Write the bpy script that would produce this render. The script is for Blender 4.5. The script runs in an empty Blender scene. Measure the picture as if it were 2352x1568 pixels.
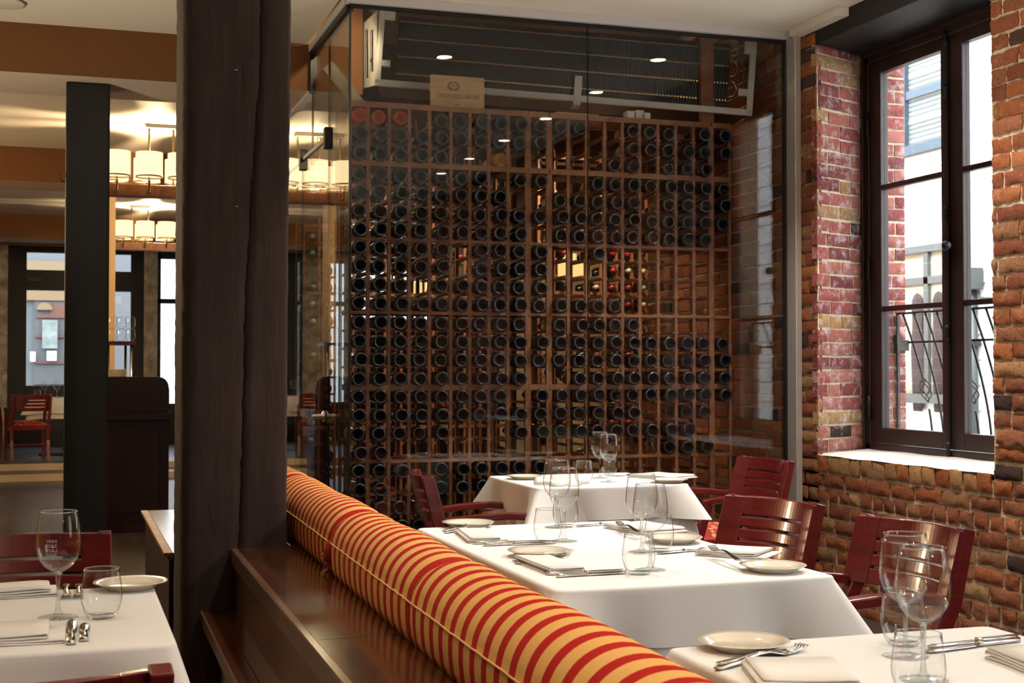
import bpy, bmesh, math, random
from mathutils import Vector, Matrix
RND = random.Random(11)
scn = bpy.context.scene
COL = scn.collection
PI = math.pi
U = random.uniform

# ------------------------------------------------------------------ camera
EYE = 1.25
FPX, CX, CY = 3130.0, 1176.0, 784.0
YAW, PIT = math.radians(18.15), math.atan(66 / 3130.0)
cam_d = bpy.data.cameras.new('camera')
cam = bpy.data.objects.new('camera', cam_d)
COL.objects.link(cam)
cam.location = (0, 0, EYE)
cam.rotation_euler = (PI / 2 + PIT, 0, -YAW)
cam_d.sensor_width = 36
cam_d.lens = FPX / 2352 * 36
cam_d.clip_start = 0.05
cam_d.dof.use_dof = True
cam_d.dof.focus_distance = 4.0
cam_d.dof.aperture_fstop = 11.0
scn.camera = cam
FW = Vector((math.sin(YAW) * math.cos(PIT), math.cos(YAW) * math.cos(PIT), math.sin(PIT)))
RT = Vector((math.cos(YAW), -math.sin(YAW), 0))
UP = RT.cross(FW)

def ray(x, y):
    return FW * FPX + RT * (x - CX) - UP * (y - CY)
def atz(x, y, z=0.75):                      # photo point on the level z
    d = ray(x, y); return Vector((0, 0, EYE)) + d * ((z - EYE) / d.z)
def aty(x, y, Y):
    d = ray(x, y); return Vector((0, 0, EYE)) + d * (Y / d.y)
def atx(x, y, X):
    d = ray(x, y); return Vector((0, 0, EYE)) + d * (X / d.x)

# ------------------------------------------------------------------ materials
MATS = {}
def nm(name):
    m = bpy.data.materials.new(name); m.use_nodes = True
    nt = m.node_tree; nt.nodes.clear()
    o = nt.nodes.new('ShaderNodeOutputMaterial')
    MATS[name] = m
    return m, nt, o
def N(nt, t, **kw):
    n = nt.nodes.new(t)
    for k, v in kw.items():
        if k in n.inputs: n.inputs[k].default_value = v
        else: setattr(n, k, v)
    return n
def ramp(nt, stops, fac):
    r = nt.nodes.new('ShaderNodeValToRGB')
    e = r.color_ramp.elements
    while len(e) < len(stops): e.new(0.5)
    for i, (p, c) in enumerate(stops):
        e[i].position = p; e[i].color = (*c, 1)
    nt.links.new(fac, r.inputs[0])
    return r.outputs[0]
def srgb(h):
    h = h.lstrip('#'); v = [int(h[i:i + 2], 16) / 255 for i in (0, 2, 4)]
    return tuple(c / 12.92 if c <= 0.04045 else ((c + 0.055) / 1.055) ** 2.4 for c in v)

def plain(name, col, rough=0.5, metal=0.0, spec=0.5, noise=0.0, nscale=20, bump=0.0, bscale=200, coat=0.0, sheen=0.0, stretch=None, rough_var=0.0):
    m, nt, o = nm(name)
    b = N(nt, 'ShaderNodeBsdfPrincipled', Roughness=rough, Metallic=metal)
    b.inputs['Base Color'].default_value = (*col, 1)
    b.inputs['Specular IOR Level'].default_value = spec
    b.inputs['Coat Weight'].default_value = coat
    b.inputs['Coat Roughness'].default_value = 0.12
    b.inputs['Sheen Weight'].default_value = sheen
    nt.links.new(b.outputs[0], o.inputs[0])
    tc = N(nt, 'ShaderNodeTexCoord')
    vec = tc.outputs['Object']
    if stretch:
        mp = N(nt, 'ShaderNodeMapping'); mp.inputs['Scale'].default_value = stretch
        nt.links.new(vec, mp.inputs[0]); vec = mp.outputs[0]
    if noise or rough_var:
        t = N(nt, 'ShaderNodeTexNoise', Scale=nscale, Detail=5.0, Roughness=0.6)
        nt.links.new(vec, t.inputs[0])
        if noise:
            lo = tuple(c * (1 - noise) for c in col); hi = tuple(min(1, c * (1 + noise)) for c in col)
            nt.links.new(ramp(nt, [(0.3, lo), (0.7, hi)], t.outputs[0]), b.inputs['Base Color'])
        if rough_var:
            r = N(nt, 'ShaderNodeMapRange'); r.inputs[3].default_value = max(0.02, rough - rough_var); r.inputs[4].default_value = rough + rough_var
            nt.links.new(t.outputs[0], r.inputs[0]); nt.links.new(r.outputs[0], b.inputs['Roughness'])
    if bump:
        t2 = N(nt, 'ShaderNodeTexNoise', Scale=bscale, Detail=4.0)
        nt.links.new(vec, t2.inputs[0])
        bp = N(nt, 'ShaderNodeBump', Strength=bump, Distance=0.01)
        nt.links.new(t2.outputs[0], bp.inputs['Height']); nt.links.new(bp.outputs[0], b.inputs['Normal'])
    return m

def wood(name, dark, light, rough=0.35, scale=(3, 3, 30), coat=0.0, bump=0.05, spec=0.5):
    m, nt, o = nm(name)
    b = N(nt, 'ShaderNodeBsdfPrincipled', Roughness=rough)
    b.inputs['Coat Weight'].default_value = coat; b.inputs['Coat Roughness'].default_value = 0.1
    b.inputs['Specular IOR Level'].default_value = spec
    tc = N(nt, 'ShaderNodeTexCoord'); mp = N(nt, 'ShaderNodeMapping'); mp.inputs['Scale'].default_value = scale
    nt.links.new(tc.outputs['Object'], mp.inputs[0])
    t = N(nt, 'ShaderNodeTexNoise', Scale=2.0, Detail=6.0, Roughness=0.65, Distortion=0.6)
    nt.links.new(mp.outputs[0], t.inputs[0])
    nt.links.new(ramp(nt, [(0.3, dark), (0.72, light)], t.outputs[0]), b.inputs['Base Color'])
    if bump:
        bp = N(nt, 'ShaderNodeBump', Strength=bump, Distance=0.01)
        nt.links.new(t.outputs[0], bp.inputs['Height']); nt.links.new(bp.outputs[0], b.inputs['Normal'])
    nt.links.new(b.outputs[0], o.inputs[0])
    return m

def thin_glass(name, tint=(0.97, 0.98, 0.98), edge=(0.55, 0.6, 0.6), base=0.03, power=4.0, gain=0.75, grough=0.0, refr=0.0):
    m, nt, o = nm(name)
    lw = N(nt, 'ShaderNodeLayerWeight', Blend=0.5)
    tr = N(nt, 'ShaderNodeBsdfTransparent'); gl = N(nt, 'ShaderNodeBsdfGlossy', Roughness=grough)
    gl.inputs[0].default_value = (1, 1, 1, 1)
    nt.links.new(ramp(nt, [(0.0, tint), (0.74, tint), (1.0, edge)], lw.outputs['Facing']), tr.inputs[0])
    p = N(nt, 'ShaderNodeMath', operation='POWER'); p.inputs[1].default_value = power
    nt.links.new(lw.outputs['Facing'], p.inputs[0])
    ma = N(nt, 'ShaderNodeMath', operation='MULTIPLY_ADD', use_clamp=True); ma.inputs[1].default_value = gain; ma.inputs[2].default_value = base
    nt.links.new(p.outputs[0], ma.inputs[0])
    mx = N(nt, 'ShaderNodeMixShader')
    nt.links.new(ma.outputs[0], mx.inputs[0]); nt.links.new(tr.outputs[0], mx.inputs[1]); nt.links.new(gl.outputs[0], mx.inputs[2])
    out = mx.outputs[0]
    if refr:
        gb = N(nt, 'ShaderNodeBsdfGlass', Roughness=0.0, IOR=1.42)
        gb.inputs[0].default_value = (1, 1, 1, 1)
        m3 = N(nt, 'ShaderNodeMixShader'); m3.inputs[0].default_value = refr
        nt.links.new(out, m3.inputs[1]); nt.links.new(gb.outputs[0], m3.inputs[2]); out = m3.outputs[0]
    nt.links.new(out, o.inputs[0])
    return m

def solid_glass(name, col=(1, 1, 1), rough=0.0, ior=1.5):
    m, nt, o = nm(name)
    b = N(nt, 'ShaderNodeBsdfPrincipled', Roughness=rough, IOR=ior)
    b.inputs['Base Color'].default_value = (*col, 1)
    b.inputs['Transmission Weight'].default_value = 1.0
    nt.links.new(b.outputs[0], o.inputs[0])
    return m

def glow(name, col, strength):
    m, nt, o = nm(name)
    e = N(nt, 'ShaderNodeEmission', Strength=strength); e.inputs[0].default_value = (*col, 1)
    nt.links.new(e.outputs[0], o.inputs[0])
    return m

def brick_mat(name, smear=0.45, sm_col=(0.50, 0.40, 0.28), lo=.60, hi=.72, sc=11.0):
    m, nt, o = nm(name)
    b = N(nt, 'ShaderNodeBsdfPrincipled', Roughness=0.88)
    b.inputs['Specular IOR Level'].default_value = 0.2
    at = N(nt, 'ShaderNodeAttribute', attribute_name='tint')
    tc = N(nt, 'ShaderNodeTexCoord')
    t = N(nt, 'ShaderNodeTexNoise', Scale=45.0, Detail=7.0, Roughness=0.75); nt.links.new(tc.outputs['Object'], t.inputs[0])
    r = ramp(nt, [(0.28, (0.30, 0.27, 0.27)), (0.42, (0.85, 0.82, 0.80)), (0.6, (1.1, 1.08, 1.05)), (0.78, (1.5, 1.4, 1.25))], t.outputs[0])
    mx = N(nt, 'ShaderNodeMix', data_type='RGBA', blend_type='MULTIPLY'); mx.inputs['Factor'].default_value = 1
    nt.links.new(at.outputs['Color'], mx.inputs[6]); nt.links.new(r, mx.inputs[7])
    t3 = N(nt, 'ShaderNodeTexNoise', Scale=sc, Detail=6.0, Roughness=0.7); nt.links.new(tc.outputs['Object'], t3.inputs[0])
    r3 = ramp(nt, [(lo, (0, 0, 0)), (hi, (1, 1, 1))], t3.outputs[0])
    mm = N(nt, 'ShaderNodeMath', operation='MULTIPLY'); mm.inputs[1].default_value = smear; nt.links.new(r3, mm.inputs[0])
    m2 = N(nt, 'ShaderNodeMix', data_type='RGBA'); nt.links.new(mm.outputs[0], m2.inputs[0]); nt.links.new(mx.outputs[2], m2.inputs[6]); m2.inputs[7].default_value = (*sm_col, 1)
    nt.links.new(m2.outputs[2], b.inputs['Base Color'])
    t2 = N(nt, 'ShaderNodeTexNoise', Scale=95.0, Detail=6.0, Roughness=0.7); nt.links.new(tc.outputs['Object'], t2.inputs[0])
    bp = N(nt, 'ShaderNodeBump', Strength=0.9, Distance=0.008); nt.links.new(t2.outputs[0], bp.inputs['Height'])
    nt.links.new(bp.outputs[0], b.inputs['Normal'])
    nt.links.new(b.outputs[0], o.inputs[0])
    return m

def stripe_mat(name):                        # woven stripes across the cushion
    m, nt, o = nm(name)
    b = N(nt, 'ShaderNodeBsdfPrincipled', Roughness=0.8)
    b.inputs['Specular IOR Level'].default_value = 0.06
    tc = N(nt, 'ShaderNodeTexCoord'); sp = N(nt, 'ShaderNodeSeparateXYZ')
    nt.links.new(tc.outputs['Object'], sp.inputs[0])
    md = N(nt, 'ShaderNodeMath', operation='MULTIPLY'); md.inputs[1].default_value = 1 / 0.078
    nt.links.new(sp.outputs['Y'], md.inputs[0])
    fr = N(nt, 'ShaderNodeMath', operation='FRACT'); nt.links.new(md.outputs[0], fr.inputs[0])
    lt = N(nt, 'ShaderNodeMath', operation='LESS_THAN'); lt.inputs[1].default_value = 0.43
    nt.links.new(fr.outputs[0], lt.inputs[0])
    mx = N(nt, 'ShaderNodeMix', data_type='RGBA')
    mx.inputs[6].default_value = (0.72, 0.40, 0.13, 1); mx.inputs[7].default_value = (0.42, 0.018, 0.014, 1)
    nt.links.new(lt.outputs[0], mx.inputs[0])
    nt.links.new(mx.outputs[2], b.inputs['Base Color'])
    t2 = N(nt, 'ShaderNodeTexNoise', Scale=500.0, Detail=2.0); nt.links.new(tc.outputs['Object'], t2.inputs[0])
    bp = N(nt, 'ShaderNodeBump', Strength=0.12, Distance=0.003); nt.links.new(t2.outputs[0], bp.inputs['Height'])
    nt.links.new(bp.outputs[0], b.inputs['Normal'])
    nt.links.new(b.outputs[0], o.inputs[0])
    return m

def pattern_fabric(name, a, c, scale):
    m, nt, o = nm(name)
    b = N(nt, 'ShaderNodeBsdfPrincipled', Roughness=0.8)
    tc = N(nt, 'ShaderNodeTexCoord')
    v = N(nt, 'ShaderNodeTexVoronoi', Scale=scale, feature='F1'); nt.links.new(tc.outputs['Object'], v.inputs[0])
    nt.links.new(ramp(nt, [(0.35, c), (0.45, a)], v.outputs[0]), b.inputs['Base Color'])
    nt.links.new(b.outputs[0], o.inputs[0])
    return m

def floor_mat(name):
    m, nt, o = nm(name)
    b = N(nt, 'ShaderNodeBsdfPrincipled', Roughness=0.32)
    tc = N(nt, 'ShaderNodeTexCoord'); mp = N(nt, 'ShaderNodeMapping'); mp.inputs['Rotation'].default_value = (0, 0, PI / 2)
    nt.links.new(tc.outputs['Object'], mp.inputs[0])
    br = N(nt, 'ShaderNodeTexBrick', Scale=1.0)
    br.inputs['Brick Width'].default_value = 1.2; br.inputs['Row Height'].default_value = 0.09; br.inputs['Mortar Size'].default_value = 0.0015
    br.inputs['Color1'].default_value = (0.035, 0.026, 0.022, 1); br.inputs['Color2'].default_value = (0.06, 0.046, 0.04, 1); br.inputs['Mortar'].default_value = (0.008, 0.006, 0.005, 1)
    nt.links.new(mp.outputs[0], br.inputs[0]); nt.links.new(br.outputs[0], b.inputs['Base Color'])
    nt.links.new(b.outputs[0], o.inputs[0])
    return m

brick_mat('brick')
brick_mat('brick_daylight_whitened', .75, (0.66, 0.58, 0.56), .50, .70, 17.0)
plain('mortar', (0.60, 0.50, 0.36), 0.95, spec=0.1, noise=0.18, nscale=30, bump=0.6, bscale=90)
plain('ceiling_paint', (0.76, 0.69, 0.58), 0.8, spec=0.2)
plain('beam_paint', (0.17, 0.073, 0.025), 0.7, spec=0.2)
plain('dark_panel', (0.06, 0.035, 0.025), 0.6)  # wall colour darkened to weaken its reflection in the cellar glass
plain('soffit_paint', (0.62, 0.50, 0.40), 0.8, spec=0.2)
plain('wall_paint', (0.50, 0.34, 0.18), 0.8, spec=0.2)
plain('stone', (0.62, 0.57, 0.48), 0.95, spec=0.1, noise=0.45, nscale=7, bump=1.0, bscale=9)
floor_mat('dark_floor')
plain('nosing', (0.62, 0.50, 0.36), 0.5)
wood('timber', (0.026, 0.015, 0.0125), (0.052, 0.031, 0.026), 0.7, (14, 14, 1.6), bump=0.35, spec=0.25)
plain('black_paint', (0.006, 0.006, 0.0065), 0.55, noise=0.3, nscale=10, bump=0.1)
wood('lintel_wood', (0.006, 0.005, 0.0055), (0.014, 0.011, 0.011), 0.5, (9, 1.2, 9), bump=0.25, spec=0.3)
plain('frame_brown', (0.026, 0.011, 0.009), 0.38, noise=0.2, nscale=8)
plain('iron', (0.012, 0.012, 0.014), 0.38, metal=0.3)
plain('grey_iron', (0.05, 0.06, 0.06), 0.5, metal=0.2)
plain('steel', (0.55, 0.54, 0.52), 0.38, metal=0.9)
plain('aluminium', (0.60, 0.57, 0.53), 0.35, metal=0.45)
plain('chrome', (0.72, 0.71, 0.69), 0.1, metal=1.0)
plain('silverware', (0.62, 0.60, 0.57), 0.16, metal=1.0)
plain('header_paint', (0.55, 0.52, 0.50), 0.5)
thin_glass('pane_glass', (0.95, 0.965, 0.965), (0.8, 0.85, 0.85), 0.023, 4.0, 0.9)
thin_glass('window_glass', (0.97, 0.98, 0.98), (0.8, 0.85, 0.85), 0.03, 4.0, 0.7)
plain('glass_edge', (0.005, 0.025, 0.022), 0.15)
thin_glass('vessel_glass', (0.985, 0.99, 0.99), (0.03, 0.031, 0.033), 0.022, 3.0, 0.38)
solid_glass('solid_glass')
plain('etching', (0.5, 0.5, 0.5), 0.6)
plain('cloth_white', (0.80, 0.79, 0.775), 0.85, spec=0.15, bump=0.06, bscale=900, sheen=0.1)
plain('napkin_white', (0.80, 0.775, 0.74), 0.85, spec=0.15, bump=0.08, bscale=700, sheen=0.1)
plain('china', (0.72, 0.66, 0.54), 0.14, coat=0.4)
wood('red_wood', (0.092, 0.007, 0.008), (0.155, 0.014, 0.014), 0.24, (3, 3, 14), coat=0.5, bump=0.02)
wood('dark_red_wood', (0.016, 0.0035, 0.004), (0.030, 0.006, 0.006), 0.4, (6, 6, 3), bump=0.02, spec=0.3)
wood('bench_wood', (0.022, 0.006, 0.003), (0.085, 0.024, 0.009), 0.14, (7, 1.2, 7), bump=0.03, spec=1.0)
wood('bench_edge', (0.10, 0.05, 0.03), (0.20, 0.10, 0.06), 0.22, (7, 1.0, 7), coat=0.5, bump=0.02)
wood('rack_wood', (0.17, 0.062, 0.024), (0.36, 0.145, 0.058), 0.5, (5, 5, 5), bump=0.05)
wood('pale_wood', (0.42, 0.26, 0.13), (0.58, 0.38, 0.20), 0.6, (3, 14, 14), bump=0.05)
plain('print_brown', (0.10, 0.045, 0.02), 0.8)
stripe_mat('stripe_fabric')
plain('piping', (0.66, 0.38, 0.14), 0.8)
plain('fray_red', (0.33, 0.012, 0.012), 0.9)
pattern_fabric('seat_fabric', (0.36, 0.02, 0.015), (0.62, 0.33, 0.12), 28)
plain('bottle_glass', (0.002, 0.004, 0.005), 0.08, spec=0.15)
for _n, _c in (('rose_glass', (1.0, 0.17, 0.02)), ('gold_glass', (1.0, 0.50, 0.07))):  # base colours brightened to carry the glow of light through the glass
    plain(_n, _c, 0.06, spec=0.6)
    MATS[_n].node_tree.nodes['Principled BSDF'].inputs['Transmission Weight'].default_value = .72
plain('bottle_heel', (0.012, 0.022, 0.030), 0.22, spec=1.0)  # blue-tinted to draw the daylight glint ring around each base
plain('paper_label', (0.62, 0.57, 0.47), 0.8)
plain('capsule_red', (0.40, 0.012, 0.015), 0.3, coat=0.3)
plain('capsule_cream', (0.62, 0.55, 0.35), 0.35, coat=0.3)
plain('capsule_green', (0.16, 0.36, 0.27), 0.25, coat=0.3)
plain('capsule_orange', (0.75, 0.20, 0.04), 0.3, coat=0.3)
plain('capsule_gold', (0.75, 0.55, 0.15), 0.25, metal=0.7)
plain('coil_black', (0.012, 0.014, 0.018), 0.35, metal=0.3)
plain('copper', (0.62, 0.42, 0.24), 0.3, metal=0.9)
plain('white_metal', (0.66, 0.63, 0.56), 0.45)
plain('grey_duct', (0.12, 0.105, 0.08), 0.5, metal=0.3)
plain('fan_black', (0.02, 0.02, 0.022), 0.5)
glow('lamp_disc', (1.0, 0.80, 0.55), 60.0)
glow('shade_glow', (1.0, 0.74, 0.38), 1.75)
glow('shade_dim', (1.0, 0.58, 0.19), 1.5)
plain('shade_rim', (0.55, 0.40, 0.2), 0.5)
plain('bulb_holder', (0.35, 0.25, 0.15), 0.4, metal=0.7)
plain('siding', (0.82, 0.83, 0.84), 0.7, spec=0.2)
plain('blue_frame', (0.035, 0.062, 0.088), 0.5)  # this and the two below darkened against the overexposed alley light
plain('grey_frame', (0.09, 0.10, 0.105), 0.5)
plain('blind', (0.20, 0.21, 0.21), 0.7)
plain('dark_figure', (0.035, 0.022, 0.024), 0.8)
plain('cream_wall', (0.44, 0.42, 0.33), 0.7)
plain('green_metal', (0.05, 0.14, 0.11), 0.5)
plain('asphalt', (0.12, 0.12, 0.12), 0.9)
plain('shop_wall', (0.075, 0.08, 0.088), 0.7)  # shop colours scaled down to tame the street's glare
plain('shop_tan', (0.13, 0.085, 0.04), 0.7)
plain('pale_render', (0.42, 0.43, 0.44), 0.7)
plain('shop_red', (0.085, 0.03, 0.018), 0.7)
plain('shop_grey', (0.055, 0.058, 0.062), 0.7)
plain('poster_white', (0.13, 0.15, 0.145), 0.6, noise=0.35, nscale=6)

# ------------------------------------------------------------------ mesh builder
class MB:
    def __init__(s): s.v = []; s.f = []; s.m = []; s.sm = []; s.t = []
    def add(s, vs, fs, mi=0, smooth=False, tint=None):
        b = len(s.v); s.v += [Vector(p) for p in vs]
        for f in fs:
            s.f.append([b + i for i in f]); s.m.append(mi); s.sm.append(smooth); s.t.append(tint)
        return s
    def box(s, x0, x1, y0, y1, z0, z1, mi=0, M=None):
        if x0 > x1: x0, x1 = x1, x0
        if y0 > y1: y0, y1 = y1, y0
        if z0 > z1: z0, z1 = z1, z0
        vs = [Vector((x, y, z)) for z in (z0, z1) for y in (y0, y1) for x in (x0, x1)]
        if M is not None: vs = [M @ p for p in vs]
        return s.add(vs, [(0, 2, 3, 1), (4, 5, 7, 6), (0, 1, 5, 4), (2, 6, 7, 3), (0, 4, 6, 2), (1, 3, 7, 5)], mi)
    def bar(s, a, b, w, h, mi=0, up=(0, 0, 1)):
        a, b = Vector(a), Vector(b); d = (b - a).normalized(); up = Vector(up)
        sd = d.cross(up)
        if sd.length < 1e-4: sd = d.cross(Vector((0, 1, 0)))
        sd.normalize(); u2 = sd.cross(d).normalized()
        vs = [p + sd * (w / 2 * i) + u2 * (h / 2 * j) for p in (a, b) for (i, j) in ((-1, -1), (1, -1), (1, 1), (-1, 1))]
        return s.add(vs, [(3, 2, 1, 0), (4, 5, 6, 7), (0, 1, 5, 4), (1, 2, 6, 5), (2, 3, 7, 6), (3, 0, 4, 7)], mi)
    def lathe(s, prof, n=24, M=None, mi=0, closed=False, smooth=True):
        vs = []; k = len(prof)
        for i in range(n):
            a = 2 * PI * i / n; c, q = math.cos(a), math.sin(a)
            for (r, z) in prof:
                p = Vector((r * c, r * q, z)); vs.append(M @ p if M is not None else p)
        fs = []
        for i in range(n):
            j = (i + 1) % n
            for t in range(k if closed else k - 1):
                u = (t + 1) % k
                fs.append((i * k + t, j * k + t, j * k + u, i * k + u))
        return s.add(vs, fs, mi, smooth)
    def tube(s, pts, r, n=8, mi=0, smooth=True, cap=True):
        pts = [Vector(p) for p in pts]; rr = r if isinstance(r, (list, tuple)) else [r] * len(pts)
        vs = []; prev = None
        for i, p in enumerate(pts):
            d = (pts[min(i + 1, len(pts) - 1)] - pts[max(i - 1, 0)]).normalized()
            if prev is None:
                a = d.cross(Vector((0, 0, 1)))
                if a.length < 1e-3: a = d.cross(Vector((1, 0, 0)))
            else:
                a = prev - d * prev.dot(d)
            a.normalize(); prev = a; b = d.cross(a)
            for k in range(n):
                t = 2 * PI * k / n
                vs.append(p + a * (rr[i] * math.cos(t)) + b * (rr[i] * math.sin(t)))
        fs = []
        for i in range(len(pts) - 1):
            for k in range(n):
                q = (k + 1) % n
                fs.append((i * n + k, i * n + q, (i + 1) * n + q, (i + 1) * n + k))
        if cap:
            fs.append(tuple(range(n))[::-1]); fs.append(tuple((len(pts) - 1) * n + k for k in range(n)))
        return s.add(vs, fs, mi, smooth)
    def sweep(s, pts, w, h, mi=0, up=(0, 0, 1), smooth=False):     # rectangular section along a path
        pts = [Vector(p) for p in pts]; vs = []; up = Vector(up)
        ww = w if isinstance(w, (list, tuple)) else [w] * len(pts); hh = h if isinstance(h, (list, tuple)) else [h] * len(pts)
        for i, p in enumerate(pts):
            d = (pts[min(i + 1, len(pts) - 1)] - pts[max(i - 1, 0)]).normalized()
            sd = d.cross(up).normalized(); u2 = sd.cross(d).normalized()
            for (a, b) in ((-1, -1), (1, -1), (1, 1), (-1, 1)):
                vs.append(p + sd * (ww[i] / 2 * a) + u2 * (hh[i] / 2 * b))
        fs = []
        for i in range(len(pts) - 1):
            for k in range(4):
                q = (k + 1) % 4
                fs.append((i * 4 + k, i * 4 + q, (i + 1) * 4 + q, (i + 1) * 4 + k))
        e = (len(pts) - 1) * 4
        fs.append((3, 2, 1, 0)); fs.append((e, e + 1, e + 2, e + 3))
        return s.add(vs, fs, mi, smooth)
    def prism(s, poly, h0, h1, axis='y', mi=0):                     # poly of (a, b); extruded along axis
        n = len(poly)
        def P(a, b, h):
            return {'y': (a, h, b), 'x': (h, a, b), 'z': (a, b, h)}[axis]
        vs = [P(a, b, h0) for a, b in poly] + [P(a, b, h1) for a, b in poly]
        fs = [tuple(range(n)), tuple(range(2 * n - 1, n - 1, -1))] + [(i, i + n, (i + 1) % n + n, (i + 1) % n) for i in range(n)]
        return s.add(vs, fs, mi)
    def grid(s, fn, nu, nv, mi=0, smooth=True, skip=None, tint=None):
        vs = [fn(i / nu, j / nv) for j in range(nv + 1) for i in range(nu + 1)]
        fs = [(j * (nu + 1) + i, j * (nu + 1) + i + 1, (j + 1) * (nu + 1) + i + 1, (j + 1) * (nu + 1) + i) for j in range(nv) for i in range(nu) if not (skip and skip(i, j))]
        return s.add(vs, fs, mi, smooth, tint)
    def build(s, name, mats, parent=None, loc=None, bevel=0, rot=None, fix=True):
        me = bpy.data.meshes.new(name)
        me.from_pydata([tuple(p) for p in s.v], [], s.f)
        if isinstance(mats, str): mats = [mats]
        for k in mats: me.materials.append(MATS[k])
        me.polygons.foreach_set('material_index', s.m)
        me.polygons.foreach_set('use_smooth', s.sm)
        if any(t is not None for t in s.t):
            a = me.color_attributes.new('tint', 'FLOAT_COLOR', 'CORNER')
            for p in me.polygons:
                c = s.t[p.index] or (0.5, 0.4, 0.3)
                for li in p.loop_indices: a.data[li].color = (*c, 1)
        me.update()
        if fix:
            bm = bmesh.new(); bm.from_mesh(me); bmesh.ops.recalc_face_normals(bm, faces=bm.faces); bm.to_mesh(me); bm.free()
        o = bpy.data.objects.new(name, me); COL.objects.link(o)
        if parent: o.parent = parent
        if loc is not None: o.location = loc
        if rot is not None: o.rotation_euler = rot
        if bevel:
            b = o.modifiers.new('bevel', 'BEVEL'); b.width = bevel; b.segments = 2; b.limit_method = 'ANGLE'; b.angle_limit = math.radians(40)
            b.harden_normals = False
        return o

def thing(name, label, cat, loc=(0, 0, 0), rz=0, group=None, kind=None):
    o = bpy.data.objects.new(name, None); COL.objects.link(o)
    o.empty_display_size = 0.1
    o.location = loc; o.rotation_euler = (0, 0, rz)
    return tag(o, label, cat, group, kind)
def tag(o, label=None, cat=None, group=None, kind=None):
    if label: o['label'] = label
    if cat: o['category'] = cat
    if group: o['group'] = group
    if kind: o['kind'] = kind
    return o
def struct(o): o['kind'] = 'structure'; return o
def dup(root, loc, rz=0, label=None, group=None, rot=None):
    r = root.copy(); COL.objects.link(r); r.location = loc; r.rotation_euler = rot if rot is not None else (0, 0, rz)
    if label: r['label'] = label
    if group: r['group'] = group
    for ch in list(root.children):
        c = ch.copy(); COL.objects.link(c); c.parent = r
        for g in list(ch.children):
            d = g.copy(); COL.objects.link(d); d.parent = c
    return r
def box(name, x0, x1, y0, y1, z0, z1, mat, parent=None, bevel=0):
    return MB().box(x0, x1, y0, y1, z0, z1).build(name, mat, parent, bevel=bevel)
def text_mesh(body, size, extrude=0.0, align='CENTER'):
    cu = bpy.data.curves.new('t', 'FONT'); cu.body = body; cu.size = size; cu.extrude = extrude; cu.align_x = align; cu.align_y = 'CENTER'
    cu.resolution_u = 3
    ob = bpy.data.objects.new('t', cu); COL.objects.link(ob)
    dg = bpy.context.evaluated_depsgraph_get(); dg.update()
    me = bpy.data.meshes.new_from_object(ob.evaluated_get(dg))
    vs = [Vector(v.co) for v in me.vertices]; fs = [list(p.vertices) for p in me.polygons]
    bpy.data.objects.remove(ob); bpy.data.curves.remove(cu); bpy.data.meshes.remove(me)
    return vs, fs
ORD = ['first', 'second', 'third', 'fourth', 'fifth', 'sixth', 'seventh', 'eighth', 'ninth', 'tenth', 'eleventh', 'twelfth', 'thirteenth', 'fourteenth',
       'fifteenth', 'sixteenth', 'seventeenth', 'eighteenth', 'nineteenth', 'twentieth', 'twenty-first', 'twenty-second', 'twenty-third', 'twenty-fourth']

# ------------------------------------------------------------------ the room
XW, YG, ZC = 3.85, 6.70, 3.13          # brick wall face, glass front, ceiling
XO, XWIN = 4.52, 4.27                   # outer face of the brick wall, window plane
WY0, WY1 = 5.00, 6.46                   # opening at the room face
FY0, FY1 = 5.06, 6.64                   # opening at the window (splayed jambs)
WZ0, WZ1 = 0.80, 3.03
XL, YB, YF, XR = -5.0, -3.0, 21.0, 5.6

m = MB().box(XL, XR, YB, 16.35, -0.1, 0.0)
struct(m.build('floor', 'dark_floor'))
m = MB().box(XL, XR, 16.35, 17.0, -0.1, 0.075, 0).box(XL, XR, 17.0, YF + .3, -0.1, 0.15, 0)
struct(m.build('floor_raised', 'dark_floor'))
struct(MB().box(XL, XR, 16.28, 16.35, 0.0, 0.078).box(XL, XR, 16.93, 17.0, 0.078, 0.153).build('trim_1', 'nosing'))
ce = MB()
for (x0, x1, y0, y1) in ((XL, 1.31, YB - .2, YF + .3), (1.31, XO, YB - .2, 6.735), (1.31, XR, 9.05, YF + .3), (XW + .2, XO, 6.735, 9.05)):
    ce.box(x0, x1, y0, y1, ZC, ZC + .5)
ce.box(1.2, XW + .3, 6.6, 9.2, 3.45, 3.6)
struct(ce.build('ceiling', 'ceiling_paint'))
struct(box('wall_left', XL - .2, XL, YB - .2, YF + .3, 0, ZC, 'wall_paint'))
struct(box('wall_back', XL, XW + .6, YB - .2, YB, 0, ZC, 'dark_panel'))
for i, (y0, y1) in enumerate(((7.80, 8.40), (12.15, 12.75), (17.4, 18.0))):
    x1 = 1.64 if i == 0 else XR
    if i == 0:
        b = MB().box(XL, x1, y0, y1, 2.86, ZC + (.3 if i == 0 else 0))
    else:
        b = MB().box(XL, x1, y0, y1, 2.84, ZC)
    o = b.build('ceiling_beam', ['beam_paint', 'soffit_paint']); struct(o)
    for p in o.data.polygons:
        if p.normal.z < -0.5: p.material_index = 1

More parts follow.
